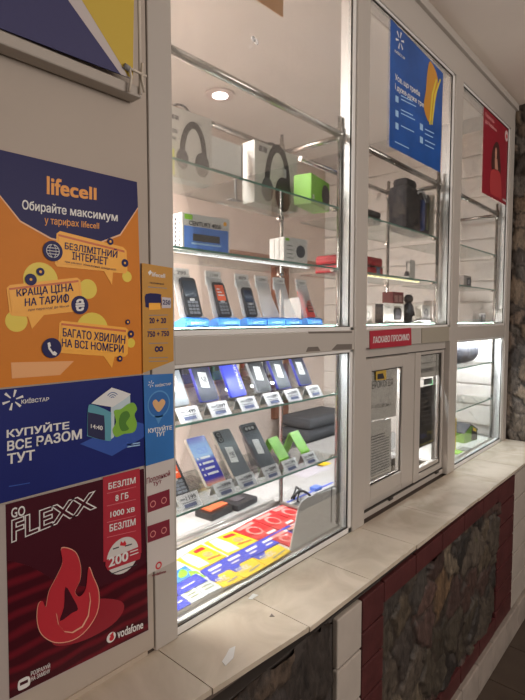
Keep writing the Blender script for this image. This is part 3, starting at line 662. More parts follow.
# set-top box carton
b_ = carton('receiver_box', 'white and blue receiver carton with green price sticker', 'box', .912, .105, Z4+.001, .168, .05, .106, WB, -7)
lp('printed_panel', rect(.006, .162, .004, .070), -.0009, M('receiver blue print', srgb(70, 125, 215), .4, var=.25, vscale=18), b_)
text('lettering', 'CENTURY 4050', boxmap(.022, .135, .073, .085, -.001), DARK, b_); lp('green_sticker', rect(.008, .034, .088, .102), -.0014, GREEN, b_)
lp('printed_receiver', rect(.035, .130, .030, .050), -.0016, BLACK, b_); lp('printed_base', rect(.03, .135, .020, .025), -.0016, M('pale blue print', srgb(190, 220, 250), .5), b_)
lp('gold_badge', ringpts(.150, .090, 0, .006, 0, 2*PI), -.0012, AMBER, b_)
g = G()
for k in range(7): g.box(-.0008, 0, .012, .018, .014+k*.012, .021+k*.012).box(-.0008, 0, .030, .040, .014+k*.012, .022+k*.012)
g.out('side_print', DARK, b_)
# small white watch box
b_ = carton('watch_box', 'small white carton with a dark watch picture by the back post', 'box', 1.352, .095, Z4+.001, .115, .075, .090, WB, -8)
lp('printed_watch', ringpts(.080, .045, 0, .022, 0, 2*PI), -.0012, M('watch print', (.08, .09, .11), .3), b_); lp('green_sticker', rect(.006, .024, .078, .086), -.0012, GREEN, b_)
g = G()
for k in range(4): g.box(.014, .045-.005*(k % 2), -.0012, -.0002, .018+k*.014, .021+k*.014)
g.out('small_print', GREYI, b_)
g = G(); g.box(-.0008, 0, .024, .026, .004, .086).box(-.0008, 0, .049, .051, .004, .086); g.out('side_lines', GREYI, b_)
# red case
def case(name, label, x, y, z, w_, d, h, m, yaw=0):
    c_ = thing(name, label, 'case', (x, y, z), (0, 0, math.radians(yaw)))
    g = G(); g.box(0, w_, 0, d, 0, h*.42, .006); g.out('lower_shell', m, c_)
    G().box(0, w_, 0, d, h*.46, h, .012).out('upper_shell', m, c_); G().box(.002, w_-.002, .002, d-.002, h*.41, h*.47).out('zip', BLACK, c_)
    return c_
REDC = M('red case', srgb(165, 40, 50), .45)
# two green-tagged boxes behind the packaged phone
for k, (x, y) in enumerate(((1.585, .13), (1.60, .225))):
    b_ = carton('accessory_box', ['white accessory box with a green tag right behind the red packaged phone', 'cream accessory box with a green tag at the far corner of the phone row'][k], 'box', x-.06*(1-k), y+.02, S3, .062, .05, .105, [WB, OFFW][k], 0)
    lp('green_sticker', rect(.004, .020, .094, .103), -.0012, GREEN, b_); lp('printed_item', ringpts(.032, .048, 0, .018, 0, 2*PI, 12), -.0012, [BLACK, M('beige print', srgb(200, 180, 140), .5)][k], b_)
    g = G()
    for q in range(4): g.box(.012, .050, -.0012, -.0002, .008+q*.006, .010+q*.006)
    g.out('small_print', GREYI, b_)

# ------------------------------------------------------------------ SIM packs lying on the deck
DZ = DK+.0005
def flatpack(name, label, q, m, group, dz=0, t=.0035, cat='sim pack'):
    """q: four corners (x, y) in order back-left, back-right, front-right, front-left"""
    o = thing(name, label, cat, (q[3][0], q[3][1], DZ+dz), group=group); ox, oy = q[3]
    G().prism([(a-ox, b_-oy, 0) for a, b_ in q], (0, 0, t)).out('sleeve', m, o)
    def mp(u, v):
        a = (q[3][0]*(1-u)+q[2][0]*u)*(1-v)+(q[0][0]*(1-u)+q[1][0]*u)*v; b_ = (q[3][1]*(1-u)+q[2][1]*u)*(1-v)+(q[0][1]*(1-u)+q[1][1]*u)*v
        return (a-ox, b_-oy)
    def print_(nm, pts, mm, lay=1): return G().prism([(*mp(u, v), t+.0004*lay) for u, v in pts], (0, 0, .0003)).out(nm, mm, o)
    def let(nm, s, u0, u1, v0, v1, mm, lay=2, bold=.015): return text(nm, s, lambda u, v: (*mp(u0+(u1-u0)*u, v0+(v1-v0)*v), t+.0004*lay), mm, o, bold)
    return o, print_, let
def zq(*p): return [WZ(a, b_, DZ+.0035) for a, b_ in p]
def blob(cx, cy, rx, ry, n=14): return [(cx+rx*math.cos(2*PI*k/n), cy+ry*math.sin(2*PI*k/n)) for k in range(n)]
GY = 'yellow sim packs on the display deck'
YS = [([(176.5, 559.5), (201, 544), (226.5, 556), (200, 570)], 'left yellow sim pack with a white speech shape on the display deck'), ([(204, 542.5), (231.5, 531), (258, 540.5), (229.5, 555)], 'right yellow sim pack touching the red packs')]
for px, lab in YS:
    o, pr, le = flatpack('sim_pack', lab, zq(*px), YEL, GY)
    pr('speech_shape', [(.05, .10), (.40, .05), (.45, .5), (.40, .95), (.12, .95), (.05, .6)], WINK); pr('printed_face', blob(.72, .45, .15, .16), M('peach print', srgb(235, 170, 110), .5))
    pr('printed_lines', [(.5, .2), (.92, .12), (.92, .2), (.5, .28)], ORANGED, 2); pr('printed_lines', [(.55, .75), (.9, .70), (.9, .86), (.55, .9)], RED, 2); le('lettering', 'ВІЛЬНИЙ', .14, .36, .4, .6, M('pale blue print', srgb(190, 220, 250), .5))
o, pr, le = flatpack('sim_strip', 'long cobalt blue strip between yellow packs on the display deck', zq((200, 571), (289, 525), (299, 532), (210, 579.5)), CBLUE, None, cat='sim strip')
for k in range(5): pr('white_print', [(.05+k*.19, .55), (.17+k*.19, .55), (.17+k*.19, .75), (.05+k*.19, .75)], WINK); pr('white_print', [(.05+k*.19, .25), (.13+k*.19, .25), (.13+k*.19, .36), (.05+k*.19, .36)], WINK)
GY2 = 'small yellow and blue sim cards in the front row'
for k, (px, lab) in enumerate((([(209, 580), (228, 570), (244, 578.5), (224, 587)], 'left small yellow sim card with white lettering, front row'), ([(229, 569.5), (252, 558), (266, 566), (245, 578)], 'middle small yellow sim card with white lettering, front row'), ([(253, 557.5), (278, 544.5), (291, 551), (267, 565.5)], 'right small yellow sim card with white lettering, front row'))):
    o, pr, le = flatpack('sim_card', lab, zq(*px), YEL, GY2, cat='sim card')
    pr('blue_corner', [(0, 1), (.45, 1), (.3, .6), (.05, .6)], CBLUE); le('lettering', 'ПЛЮС', .12, .62, .42, .78, WINK, 3, .03); pr('dark_line', [(.35, .15), (.9, .25), (.9, .35), (.35, .25)], GREYI, 2)
GW = 'white and blue cards at the left end of the deck'
for k, (px, lab, m) in enumerate((([(176, 571), (185, 565.5), (196, 573), (176, 584)], 'blue card with a green round print at the left jamb', M('azure print', srgb(60, 140, 225), .4)),
        ([(188, 571), (197, 571.5), (206, 577), (193, 580)], 'tiny green and white card beside the long blue strip', GREEN),
        ([(176, 586), (196, 574), (208, 581), (176, 598)], 'cobalt blue card left of the white cards', CBLUE),
        ([(190, 584), (206, 576), (222, 587), (206, 595)], 'pale card with faint print, right one of the white pair', M('pale card', srgb(205, 215, 222), .4)),
        ([(177, 593), (190, 585), (206, 596), (192, 603)], 'pale card with faint print, left one of the white pair', M('pale card', srgb(205, 215, 222), .4)),
        ([(176, 596.5), (177.5, 594.5), (191, 604), (176, 612)], 'dark blue card in the front corner of the deck', CBLUE))):
    o, pr, le = flatpack('sim_card', lab, zq(*px), m, GW, dz=.001*(k % 3), cat='card')
    if k == 0: pr('green_disc', blob(.45, .5, .3, .35), GREEN)
    elif k in (3, 4):
        for q in range(3): pr('printed_lines', [(.2, .25+q*.2), (.8, .25+q*.2), (.8, .30+q*.2), (.2, .30+q*.2)], M('olive ink', srgb(150, 160, 110), .5), 2)
    elif k == 1: pr('white_mark', [(.2, .3), (.8, .3), (.8, .5), (.2, .5)], WINK)
    else: pr('printed_lines', [(.2, .4), (.7, .4), (.7, .5), (.2, .5)], WINK)
GR = 'red sim packs at the right end of the deck'
REDP = M('scarlet pack', srgb(190, 48, 52), .4)
rp = [([(233, 530.5), (251, 520), (279, 530.5), (259, 540.5)], 'red sim pack beside the right yellow pack'), ([(252, 519.5), (268, 511.5), (296, 521), (280, 530)], 'red sim pack with a round white print in the middle'),
      ([(269, 511), (285, 503.5), (312, 512), (297, 520.5)], 'red sim pack in the far corner by the deck rail'), ([(268, 538), (283, 530), (305, 538), (291, 547)], 'red sim pack in front, next to the yellow cards'), ([(284.5, 529.5), (297, 522.5), (318, 529), (306, 537)], 'red sim pack half behind the white board')]
for k, (px, lab) in enumerate(rp):
    o, pr, le = flatpack('sim_pack', lab, zq(*px), REDP, GR, dz=.0005*(k % 2))
    pr('pale_disc', blob(.45, .5, .26, .28), M('rose print', srgb(225, 150, 145), .5)); pr('red_disc', blob(.46, .48, .19, .2), REDP, 2); pr('printed_band', [(.1, .80), (.9, .78), (.9, .92), (.1, .94)], M('rose print', srgb(225, 150, 145), .5), 2); pr('printed_band', [(.55, .05), (.95, .05), (.95, .15), (.55, .15)], WINK, 2)
# white board standing at the right front of the deck
bp = thing('white_board', 'plain white plastic board standing upright by the right end of the display window', 'board', (0, 0, 0))
cor = [(290, 555), (299, 507), (302, 501), (308, 497.5), (340, 486), (340, 533)]
pp = [(W(a, b_, .040)[0], W(a, b_, .040)[1]) for a, b_ in cor]; pp[0] = (pp[0][0], DK+.001); pp[-1] = (1.605, DK+.001); pp[-2] = (1.605, pp[-2][1])
bp.location = (pp[0][0], .04, DK+.001)
G().prism([(a-pp[0][0], 0, z-DK-.001) for a, z in pp], (0, .004, 0)).out('sheet', M('white board plastic', (.88, .89, .90), .45), bp)
G().box(.25, .258, -.0008, 0, .02, .16).out('grey_strip', GREYI, bp)

# ------------------------------------------------------------------ inside the kiosk
desk = thing('desk', 'pale grey inner desk behind the display deck', 'desk', (1.5, .42, FZ))
DT = .78
G().box(-.62, 2.0, 0, .62, .90, .94, .003).out('desktop', M('pale desk', (.42, .42, .42), .5), desk)
for x in (-.60, .65, 1.95): G().box(x, x+.03, .02, .60, 0.021, .90).out('leg_panel', M('desk panel', (.45, .42, .40), .6), desk)
T = DT+.0005
tag(G().box(1.0, 2.2, .44, .452, T, T+.002).out('blue_strip', M('blue tape', srgb(70, 90, 190), .5)), 'long blue strip along the inner desk behind the deck rail', 'strip')
def atz(px, py, z): return WZ(px, py, z)
x, y = atz(212, 522, T); g = thing('black_box', 'flat black box with an orange label on the inner desk', 'box', (x, y, T), (0, 0, .1))
G().box(0, .14, 0, .10, 0, .03, .003).out('carton', BLACK, g); G().box(.02, .13, .02, .085, .0302, .040, .002).out('orange_sleeve', M('orange sleeve', srgb(215, 110, 70), .5, var=.2, vscale=30), g)
x, y = atz(238, 512, T); g = thing('black_box', 'second flat black box right of the orange labelled one', 'box', (x, y, T), (0, 0, .1))
G().box(0, .15, 0, .11, 0, .028, .003).out('carton', M('matt black', (.03, .03, .035), .6), g); G().box(.03, .09, .03, .08, .0282, .034, .002).out('black_pad', HGRY, g)
x, y = atz(298, 504, T); g = thing('cable_bundle', 'dark cable bundle lying on the inner desk beside the white board', 'cable', (x, y, T))
for k in range(5): G().path([(.01+.10*u+.01*math.sin(k+u*5), .01+k*.012+.02*math.sin(u*PI*1.5+k), .006+.035*math.sin(u*PI)+.002*k) for u in [q/10 for q in range(11)]], .005).out('cable', HBLK, g)
x, y = atz(316, 492, T); tag(G().box(x, x+.055, y, y+.04, T, T+.018, .003).out('blue_white_box', M('blue white', srgb(90, 120, 205), .5)), 'small blue box lying behind the white board on the desk', 'box')
for k, (px, py, w_, d, m, lab) in enumerate(((180, 535, .25, .10, M('desk paper', (.5, .5, .5), .6), 'sheet of paper lying at the left end of the inner desk'), (265, 500, .22, .16, M('desk paper', (.5, .5, .5), .6), 'sheet of paper in the middle of the inner desk'), (306, 478, .25, .2, M('lilac paper', (.50, .48, .53), .6), 'pale lilac sheet of paper near the right end of the inner desk'), (322, 467, .1, .06, YEL, 'yellow note lying behind the pale lilac sheet'))):
    x, y = atz(px, py, T); y = min(y, 1.0-d); tag(G().box(x, x+w_, y, y+d, T, T+.001).out('paper_sheet', m), lab, 'paper')
# dark shallow tray edge and clutter between desk and lower shelf
for k, (px, py, w_, d, h, c_, lab) in enumerate(((175, 500, .16, .08, .07, (60, 52, 50), 'dark brown box at the left end behind the lower glass shelf'), (198, 492, .10, .07, .05, (170, 150, 120), 'tan box on the desk behind the lower glass shelf'), (222, 486, .14, .07, .06, (70, 72, 80), 'dark grey box on the desk behind the silver grey phone'), (252, 474, .12, .08, .05, (58, 60, 70), 'charcoal box on the desk below the dark slate phone'), (277, 464, .10, .08, .05, (92, 96, 104), 'mid grey box on the desk below the green card tents'))):
    x, y = atz(px, py, T); y = min(y, .86); g = thing('desk_box', lab, 'box', (x, y, T))
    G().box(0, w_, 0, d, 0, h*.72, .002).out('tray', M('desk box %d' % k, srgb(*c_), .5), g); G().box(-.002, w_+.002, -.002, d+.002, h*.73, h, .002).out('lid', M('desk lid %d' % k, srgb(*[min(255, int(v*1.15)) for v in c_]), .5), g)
# cabinet against the back wall carrying folded bags and merchandise
cab = thing('back_cabinet', 'low beige cabinet along the kiosk back wall', 'cabinet', (1.4, 1.1, FZ))
G().box(0, 2.2, 0, .385, .021, .80, .003).out('body', M('beige cabinet', (.48, .42, .38), .6), cab)
for k in range(4): G().box(.02+k*.52, .52+k*.52, -.015, 0, .06, .78, .003).out('door', M('cabinet door', (.52, .46, .42), .6), cab)
CT = FZ+.8005
gb = M('folded dark cloth', (.06, .065, .075), .8, bump=.4, bscale=20)
for k, (h0, w_) in enumerate(((0, .62), (.062, .66), (.124, .60))):
    g = G(); g.box(2.90+k*.02, 2.88+w_, 1.13, 1.42, CT+h0*1.5, CT+h0*1.5+.09, .035); tag(g.out('folded_bag', gb), ['folded dark bag at the bottom of the pile on the back cabinet', 'folded dark bag in the middle of the pile on the back cabinet', 'folded dark bag on top of the pile on the back cabinet'][k], 'bag', 'folded dark bags piled on the back cabinet')
col = M('brown door casing', srgb(128, 82, 62), .6)
struct(G().box(2.93, 3.10, 1.46, 1.499, .86+.01, 2.04).out('trim_7', col))
# upper merchandise row on a wall shelf seen just under the band
ws = thing('wall_shelf', 'narrow brown shelf on the kiosk back wall carrying coloured boxes', 'shelf', (1.15, 1.27, 1.24))
G().box(.45, 1.65, 0, .228, 0, .02, .002).out('board', M('shelf brown', srgb(120, 95, 80), .6), ws)
for x in (.50, 1.55): G().box(x, x+.02, .05, .228, -.09, 0).out('bracket', STEEL, ws)
cols = [((225, 190, 90), 'yellow'), ((60, 120, 80), 'dark green'), ((60, 60, 75), 'charcoal'), ((110, 45, 60), 'plum red'), ((70, 110, 100), 'teal grey'), ((200, 160, 70), 'ochre'), ((120, 60, 50), 'rust red'), ((180, 175, 165), 'light grey'), ((90, 95, 115), 'blue grey')]
x = 1.66
for k, (c_, nm) in enumerate(cols):
    w_ = .075+.02*((k*7) % 3); h = .14+.03*((k*5) % 3)
    g = thing('stock_box', nm+' stock box on the brown back wall shelf', 'box', (x, 1.30, 1.2605), group='stock boxes on the back wall shelf')
    G().box(0, w_, 0, .12, 0, h, .002).out('carton', M('stock '+nm, srgb(*c_), .5), g); G().box(.01, w_-.01, -.001, 0, h*.3, h*.55).out('label_print', WHITE if k % 2 else DARK, g)
    x += w_+.03
# ceiling downlight seen through the left display
dl = thing('ceiling_downlight', 'small round glowing pinkish downlight in the kiosk ceiling', 'ceiling light', (2.075, 1.16, 2.9495))
G().tube((0, 0, -.010), (0, 0, 0), .085, 32).out('trim_ring', M('lamp ring', (.62, .54, .52), .4), dl)
G().tube((0, 0, -.014), (0, 0, -.0101), .045, 24).out('glowing_lens', M('lamp glow', (1, 1, 1), .5, emit=(1, .80, .80, 14)), dl)

# ------------------------------------------------------------------ middle upper display
case('black_shoe_box', 'flat black case at the left end of the upper shelf in the middle window', 1.880, .100, Z5+.001, .17, .10, .056, M('black case', (.03, .032, .035), .5))
bg = thing('black_bag', 'large black bag with a blue pocket standing in the middle window', 'bag', (2.235, .070, Z5+.001))
blk = M('black fabric', (.028, .028, .032), .85, bump=.3, bscale=60)
G().box(0, .165, 0, .10, 0, .215, .02).out('main_compartment', blk, bg); G().box(.02, .14, .01, .09, .205, .255, .02).out('upper_roll', blk, bg)
G().box(.160, .290, .01, .10, 0, .215, .015).out('side_compartment', M('charcoal fabric', (.06, .06, .07), .85), bg); G().box(.165, .200, -.005, .02, .02, .17, .008).out('blue_pocket', M('blue fabric', srgb(60, 80, 135), .8), bg)
G().path([(.165+.05*math.cos(a), .0, .185+.02*math.sin(a)) for a in [PI*k/10 for k in range(11)]], .005).path([(.17, .0, .20), (.19, -.004, .17), (.2, -.002, .16)], .004).out('silver_strap', SILVER, bg)
for k in range(3): G().tube((.215+k*.016, .0, .03), (.222+k*.014, .0, .16), .004).out('strap', [HGRY, M('olive strap', (.15, .16, .06), .7), HBLK][k], bg)
tag(G().box(2.520, 2.532, .06, .10, Z5+.001, Z5+.215, .001).out('white_strip_board', M('cream strip', (.66, .60, .52), .6)), 'narrow upright cream strip right of the black bag', 'strip')
rc = case('red_case', 'dark red zipped case with a small blue tag in the middle window', 1.765, .080, Z4+.001, .27, .18, .075, REDC, 0)
G().box(.205, .235, -.003, -.001, -.0, .032).out('blue_tag', M('slate blue tag', (.10, .13, .22), .5), rc)
cb = carton('cable_card', 'white hanging pack with a dark plug in the middle window', 'pack', 2.47, .16, Z4+.001, .065, .02, .115, OFFW)
G().tube((-.035, 0, .10), (-.035, 0, .05), .0025).tube((-.035, 0, .05), (-.035, 0, .028), .010, 12, .014).out('dark_plug', HGRY, cb); G().box(-.036, .01, -.001, .001, .098, .102).out('hook', GREYI, cb)
# bottom row in the middle window
b_ = carton('watch_box', 'white box with a ring picture just right of the mullion in the middle window', 'box', 1.865, .085, S3, .085, .07, .080, OFFW)
lp('printed_ring', ringpts(.045, .04, .014, .018, 0, 2*PI), -.0012, GREYI, b_)
b_ = carton('speaker_box', 'white box printed with a black speaker in the middle window', 'box', 2.035, .075, S3, .20, .045, .095, OFFW)
lp('printed_speaker', [(.095, .018), (.165, .018), (.172, .03), (.172, .065), (.160, .076), (.100, .074), (.092, .060)], -.0012, BLACK, b_); G().box(-.0008, 0, .003, .042, .004, .090).out('black_side', HBLK, b_)
lp('printed_grille', ringpts(.135, .046, .008, .022, 0, 2*PI), -.0018, HGRY, b_, .0004); text('lettering', 'Xbass', boxmap(.012, .05, .072, .080, -.001), GREYI, b_); lp('small_print', rect(.012, .06, .010, .018), -.001, GREYI, b_)
b_ = carton('game_box', 'dark red box with square pictures standing behind the speaker box', 'box', 2.30, .165, S3, .115, .06, .158, M('dark red carton', srgb(110, 40, 45), .5))
g = G()
for i in range(2):
    for j in range(3): g.box(.012+i*.048, .050+i*.048, -.001, 0, .016+j*.046, .050+j*.046)
g.out('square_pictures', M('rose grey print', srgb(160, 120, 115), .5), b_)
fg = thing('black_figure', 'dark toy figure standing between the red box and the ring box', 'figure', (2.43, .145, S3))
G().sphere((0, 0, .125), .026, .024, .024).out('head', HBLK, fg); G().sphere((0, 0, .068), .032, .024, .045).out('torso', M('figure navy', (.04, .045, .06), .5), fg)
for sx in (-1, 1): G().tube((sx*.016, 0, .0), (sx*.018, 0, .05), .014, 12).out('leg', HBLK, fg); G().tube((sx*.03, 0, .09), (sx*.044, -.005, .04), .011, 12).out('arm', HBLK, fg)
b_ = carton('ring_box', 'white box with a dark ring picture in the middle window', 'box', 2.425, .070, S3, .105, .035, .092, OFFW)
lp('printed_ring', ringpts(.050, .052, .012, .026, 0, 2*PI), -.0012, GREYI, b_); lp('pale_disc', ringpts(.05, .026, 0, .022, 0, 2*PI), -.0008, M('grey print', (.4, .38, .38), .5), b_)
b_ = carton('earbud_box', 'narrow pinkish box with two dark dots by the right mullion', 'box', 2.556, .068, S3, .050, .05, .118, M('pinkish carton', (.58, .50, .46), .5))
lp('printed_earbud', ringpts(.018, .085, 0, .008, 0, 2*PI, 12), -.0012, BLACK, b_); lp('printed_earbud', ringpts(.034, .072, 0, .008, 0, 2*PI, 12), -.0012, BLACK, b_); lp('small_print', rect(.010, .042, .040, .048), -.001, GREYI, b_); lp('small_print', rect(.014, .038, .018, .022), -.001, GREYI, b_)
tag(G().path([(2.29+.30*u, .07, S3+.006+.012*math.sin(u*PI)) for u in [k/12 for k in range(13)]], .0035).out('black_cable', HBLK), 'thin dark cable lying in front of the toy figure', 'cable')

# ------------------------------------------------------------------ far display
b_ = carton('camera_box', 'small pale box with a dark camera square low in the farthest window', 'box', 3.37, .10, S3, .13, .04, .058, M('pale box', (.55, .54, .53), .5))
lp('dark_square', rect(.035, .125, .004, .050), -.001, HGRY, b_); lp('printed_lens', ringpts(.085, .027, .008, .018, 0, 2*PI), -.0016, SILVER, b_)
b_ = carton('camera_box', 'grey box with a dark square on the shelf of the farthest window', 'box', 3.14, .12, Z4+.001, .13, .06, .075, M('grey box', (.35, .31, .29), .5))
lp('dark_square', rect(.045, .115, .014, .062), -.001, HGRY, b_); lp('printed_lens', ringpts(.08, .038, .008, .014, 0, 2*PI), -.0016, SILVER, b_)
rb = thing('rolled_bag', 'dark rolled bag lying on the upper shelf of the bright farthest window', 'bag', (2.80, .15, Z1+.001))
G().tube((0, 0, .078), (.50, 0, .078), .076, 24).out('roll', M('dark violet cloth', (.07, .07, .085), .7, bump=.3, bscale=30), rb)
for x in (.32, .44): G().tube((x, 0, .078), (x+.012, 0, .078), .0775, 24).out('band', HGRY, rb)
G().tube((.498, 0, .078), (.506, 0, .078), .055, 24, .04).out('end_cap', HGRY, rb)
for k, (x, c_, nm) in enumerate(((2.86, (125, 210, 150), 'mint green'), (2.95, (50, 90, 180), 'blue'), (3.04, (120, 190, 130), 'leaf green'))):
    b_ = carton('spray_pack', nm+' tall pack on the middle shelf of the farthest window', 'pack', x, .16, Z2+.001, .07, .04, .165, M('pack '+nm, srgb(*c_), .45, var=.25, vscale=25), group='coloured packs in the farthest window')
    lp('white_label', rect(.01, .06, .05, .09), -.001, WINK, b_); G().box(.02, .05, .01, .03, .165, .180, .003).out('cap', WINK, b_)
tag(G().box(3.0, 3.02, .10, .13, DK+.001, DK+.20, .002).out('yellow_pack', YEL), 'tall yellow pack at the left edge of the farthest window', 'pack')
hb = thing('green_gable_box', 'black and green gable topped box on the floor of the farthest display', 'box', (3.22, .12, DK+.001), (0, 0, math.radians(-8)))
G().prism([(0, 0, 0), (.17, 0, 0), (.17, 0, .065), (.085, 0, .105), (0, 0, .065)], (0, .12, 0)).out('body', M('green carton', srgb(120, 170, 60), .5), hb)
G().prism([(-.006, -.001, .062), (.085, -.001, .107), (.176, -.001, .062), (.176, -.001, .070), (.085, -.001, .115), (-.006, -.001, .070)], (0, .122, 0)).out('roof', HGRY, hb)
lp('dark_panel', [(.09, .004), (.165, .004), (.165, .062), (.09, .092)], -.0012, BLACK, hb); lp('yellow_label', [(.105, .07), (.15, .055), (.15, .075), (.105, .092)], -.0018, YEL, hb)
for k, (x, y, m, lab) in enumerate(((2.93, .055, GREEN, 'green blister card nearest the mullion on the far display floor'), (3.03, .04, GREYI, 'grey card in front of the green gable topped box'), (3.06, .11, WHITE, 'white card beside the green gable topped box'), (2.90, .13, DARK, 'dark card behind the green blister card'))):
    tag(G().box(x, x+.09, y, y+.055, DK+.001, DK+.006, .001).out('blister_card', m), lab, 'card')
# terminal on the desk behind the service sash
tm = thing('card_terminal', 'small dark terminal seen low through the right service sash', 'terminal', (2.60, .44, T))
G().box(0, .12, 0, .14, 0, .05, .006).out('base', M('terminal grey', (.15, .13, .13), .5), tm); G().box(.012, .075, -.001, .0, .01, .04).out('screen', BLACK, tm); G().box(.09, .15, .02, .10, .051, .09, .004).out('paper_cover', WHITE, tm)

# ------------------------------------------------------------------ posters on the wall left of the displays
Y0 = -.0025
def L(k): return Y0-.00045*k
def poster(name, label, q, m, y=Y0, cat='poster', t=.002, parent_loc=None, group=None):
    """sheet with its outline given by wall pixels; children are in world space"""
    o = thing(name, label, cat, (0, 0, 0), group=group)
    G().prism([(W(a, b_, y)[0], y, W(a, b_, y)[1]) for a, b_ in q], (0, t, 0)).out('sheet', m, o); return o
def settle(o):
    """move the thing's origin to the foot of its sheet, parts keep their place"""
    sh = [c for c in ALLCH(o) if c.type == 'MESH'][0]; P = [v.co for v in sh.data.vertices]
    b_ = Vector((min(p.x for p in P), min(p.y for p in P), min(p.z for p in P)))
    for c in ALLCH(o):
        c.location = c.location-b_
    o.location = b_
def polyr(name, pts, k, m, par): return flat(name, pts, L(k), m, par)
def T_(name, s, q, k, m, par, bold=.02, ref=None): return text(name, s, quadmap(q, L(k)), m, par, bold, ref)
def smooth(pts, n=4):
    out = []
    N_ = len(pts)
    for i in range(N_):
        p0, p1, p2, p3 = [Vector((*pts[(i+j-1) % N_], 0)) for j in range(4)]
        for k in range(n):
            t = k/n; v = .5*((2*p1)+(p2-p0)*t+(2*p0-5*p1+4*p2-p3)*t*t+(3*p1-p0-3*p2+p3)*t**3); out.append((v.x, v.y))
    return out
# orange poster
o = poster('orange_poster', 'large orange mobile tariff poster with navy top and speech bubbles', [(-22, 144.4), (137, 182), (143, 373.8), (-22, 390)], ORANGE)
polyr('navy_header', [(-22, 144.4), (137, 182), (138, 207), (120, 234), (98, 242.5), (75, 243.5), (51, 237.7), (20.6, 220.6), (0, 195), (-22, 160)], 1, NAVY, o)
g = G(); A = [(138, 207), (120, 234), (98, 242.5), (75, 243.5), (51, 237.7), (20.6, 220.6), (0, 195)]; A2 = [(138, 208.6), (120.6, 235.5), (98, 244), (75, 245), (50.5, 239.2), (20, 222), (0, 196.8)]
g.prism([(W(*p, L(1))[0], L(1), W(*p, L(1))[1]) for p in A+A2[::-1]], (0, TH, 0)).out('pale_rim', M('pale orange rim', srgb(238, 190, 150), .5), o)
T_('lettering', 'lifecell', [(47.3, 176.3), (96, 188.3), (96, 199.8), (47.3, 193.8)], 2, M('amber lettering', srgb(238, 160, 70), .5), o, .03)
T_('lettering', 'Обирайте максимум', [(22.3, 199.5), (117.5, 213), (117.5, 223.5), (22.3, 211.5)], 2, WINK, o, .02)
T_('lettering', 'у тариоах lifecell', [(44.6, 216.5), (99, 223), (99, 230.5), (44.6, 225.5)], 2, M('amber lettering', srgb(238, 160, 70), .5), o, .012); polyr('lettering', [(67.0, 219.3), (67.6, 219.4), (67.6, 228), (67.0, 227.9)], 3, MATS['amber lettering'], o)
for (cx, cy, r) in ((41, 280, .035), (88, 289, .021), (16.5, 321, .021), (92.5, 330, .038), (127, 276.6, .0125), (131, 343, .011)): disc('yellow_ball', cx, cy, r, L(1), OLIVEY, o)
def bub(q, inner):
    polyr('bubble_rim', q, 2, AMBER, o); cx = sum(p[0] for p in q)/len(q); cy = sum(p[1] for p in q)/len(q)
    polyr('bubble_top_edge', inner, 3, ORANGED, o); polyr('bubble_face', [(a, b_+2.2) for a, b_ in inner[:2]]+inner[2:], 4, AMBER, o)
bub([(56.6, 233.5), (60, 231), (123, 247), (126.5, 250.5), (127.5, 271), (125, 273.5), (113, 272.5), (112, 285), (104, 271), (57, 266.5), (55, 264)], [(58.5, 234), (124.5, 250.5), (125.5, 270.5), (57.5, 263.5)])
bub([(6.5, 288), (10, 285), (77, 277.5), (80.5, 280), (83, 308), (80.5, 311), (44, 315), (32, 329), (28, 316.7), (12, 315.5), (9.5, 313)], [(9, 288), (78.5, 280), (80.5, 307.5), (12, 312.5)])
bub([(59.4, 323), (62, 320.7), (125.5, 327.5), (128.5, 330), (127.8, 354), (125, 356.7), (114.6, 356.7), (112, 368), (103.6, 356), (60.5, 353), (58, 350.5)], [(61.5, 323), (126, 330), (125.5, 353.5), (60.5, 350)])
T_('lettering', 'БЕЗЛІМІТНИЙ', [(65, 240.5), (117.7, 249.3), (117, 258), (65, 249)], 5, NAVY, o); T_('lettering', 'ІНТЕРНЕТ', [(72.5, 251.7), (108, 257.6), (107.5, 265), (72.5, 259.3)], 5, NAVY, o)
T_('lettering', 'КРАЩА ЦІНА', [(16.5, 289.5), (73, 283), (73.3, 292.5), (17, 298)], 5, NAVY, o); T_('lettering', 'НА ТАРИО', [(25, 298.5), (69, 294), (69, 302), (25, 306.3)], 5, NAVY, o); polyr('lettering', [(65.3, 293.6), (66.5, 293.5), (66.5, 302.8), (65.3, 302.9)], 6, NAVY, o)
T_('lettering', 'БАГАТО ХВИЛИН', [(63, 328), (125.5, 335.5), (125, 344), (63, 336.3)], 5, NAVY, o); T_('lettering', 'НА ВСІ НОМЕРИ', [(62, 338.5), (123.5, 345), (123.5, 352.7), (62, 346.5)], 5, NAVY, o)
T_('small_lettering', 'при умовах обмеження швидкості', [(65, 260.2), (116, 268.5), (116, 271.3), (65, 263)], 5, NAVY, o, 0); T_('small_lettering', 'при переході до lifecell', [(28.5, 308.5), (69, 304.5), (69, 307.5), (28.5, 311.8)], 5, NAVY, o, 0)
for (cx, cy, r) in ((53, 251, .0205), (110.5, 241.5, .0075), (125, 263, .0090), (80, 305, .0195), (31, 279.5, .0115), (40.6, 271.7, .008), (52, 348, .0205), (131, 334, .0085), (128, 322, .006), (120, 358.7, .007)): disc('navy_badge', cx, cy, r, L(5), NAVY, o)
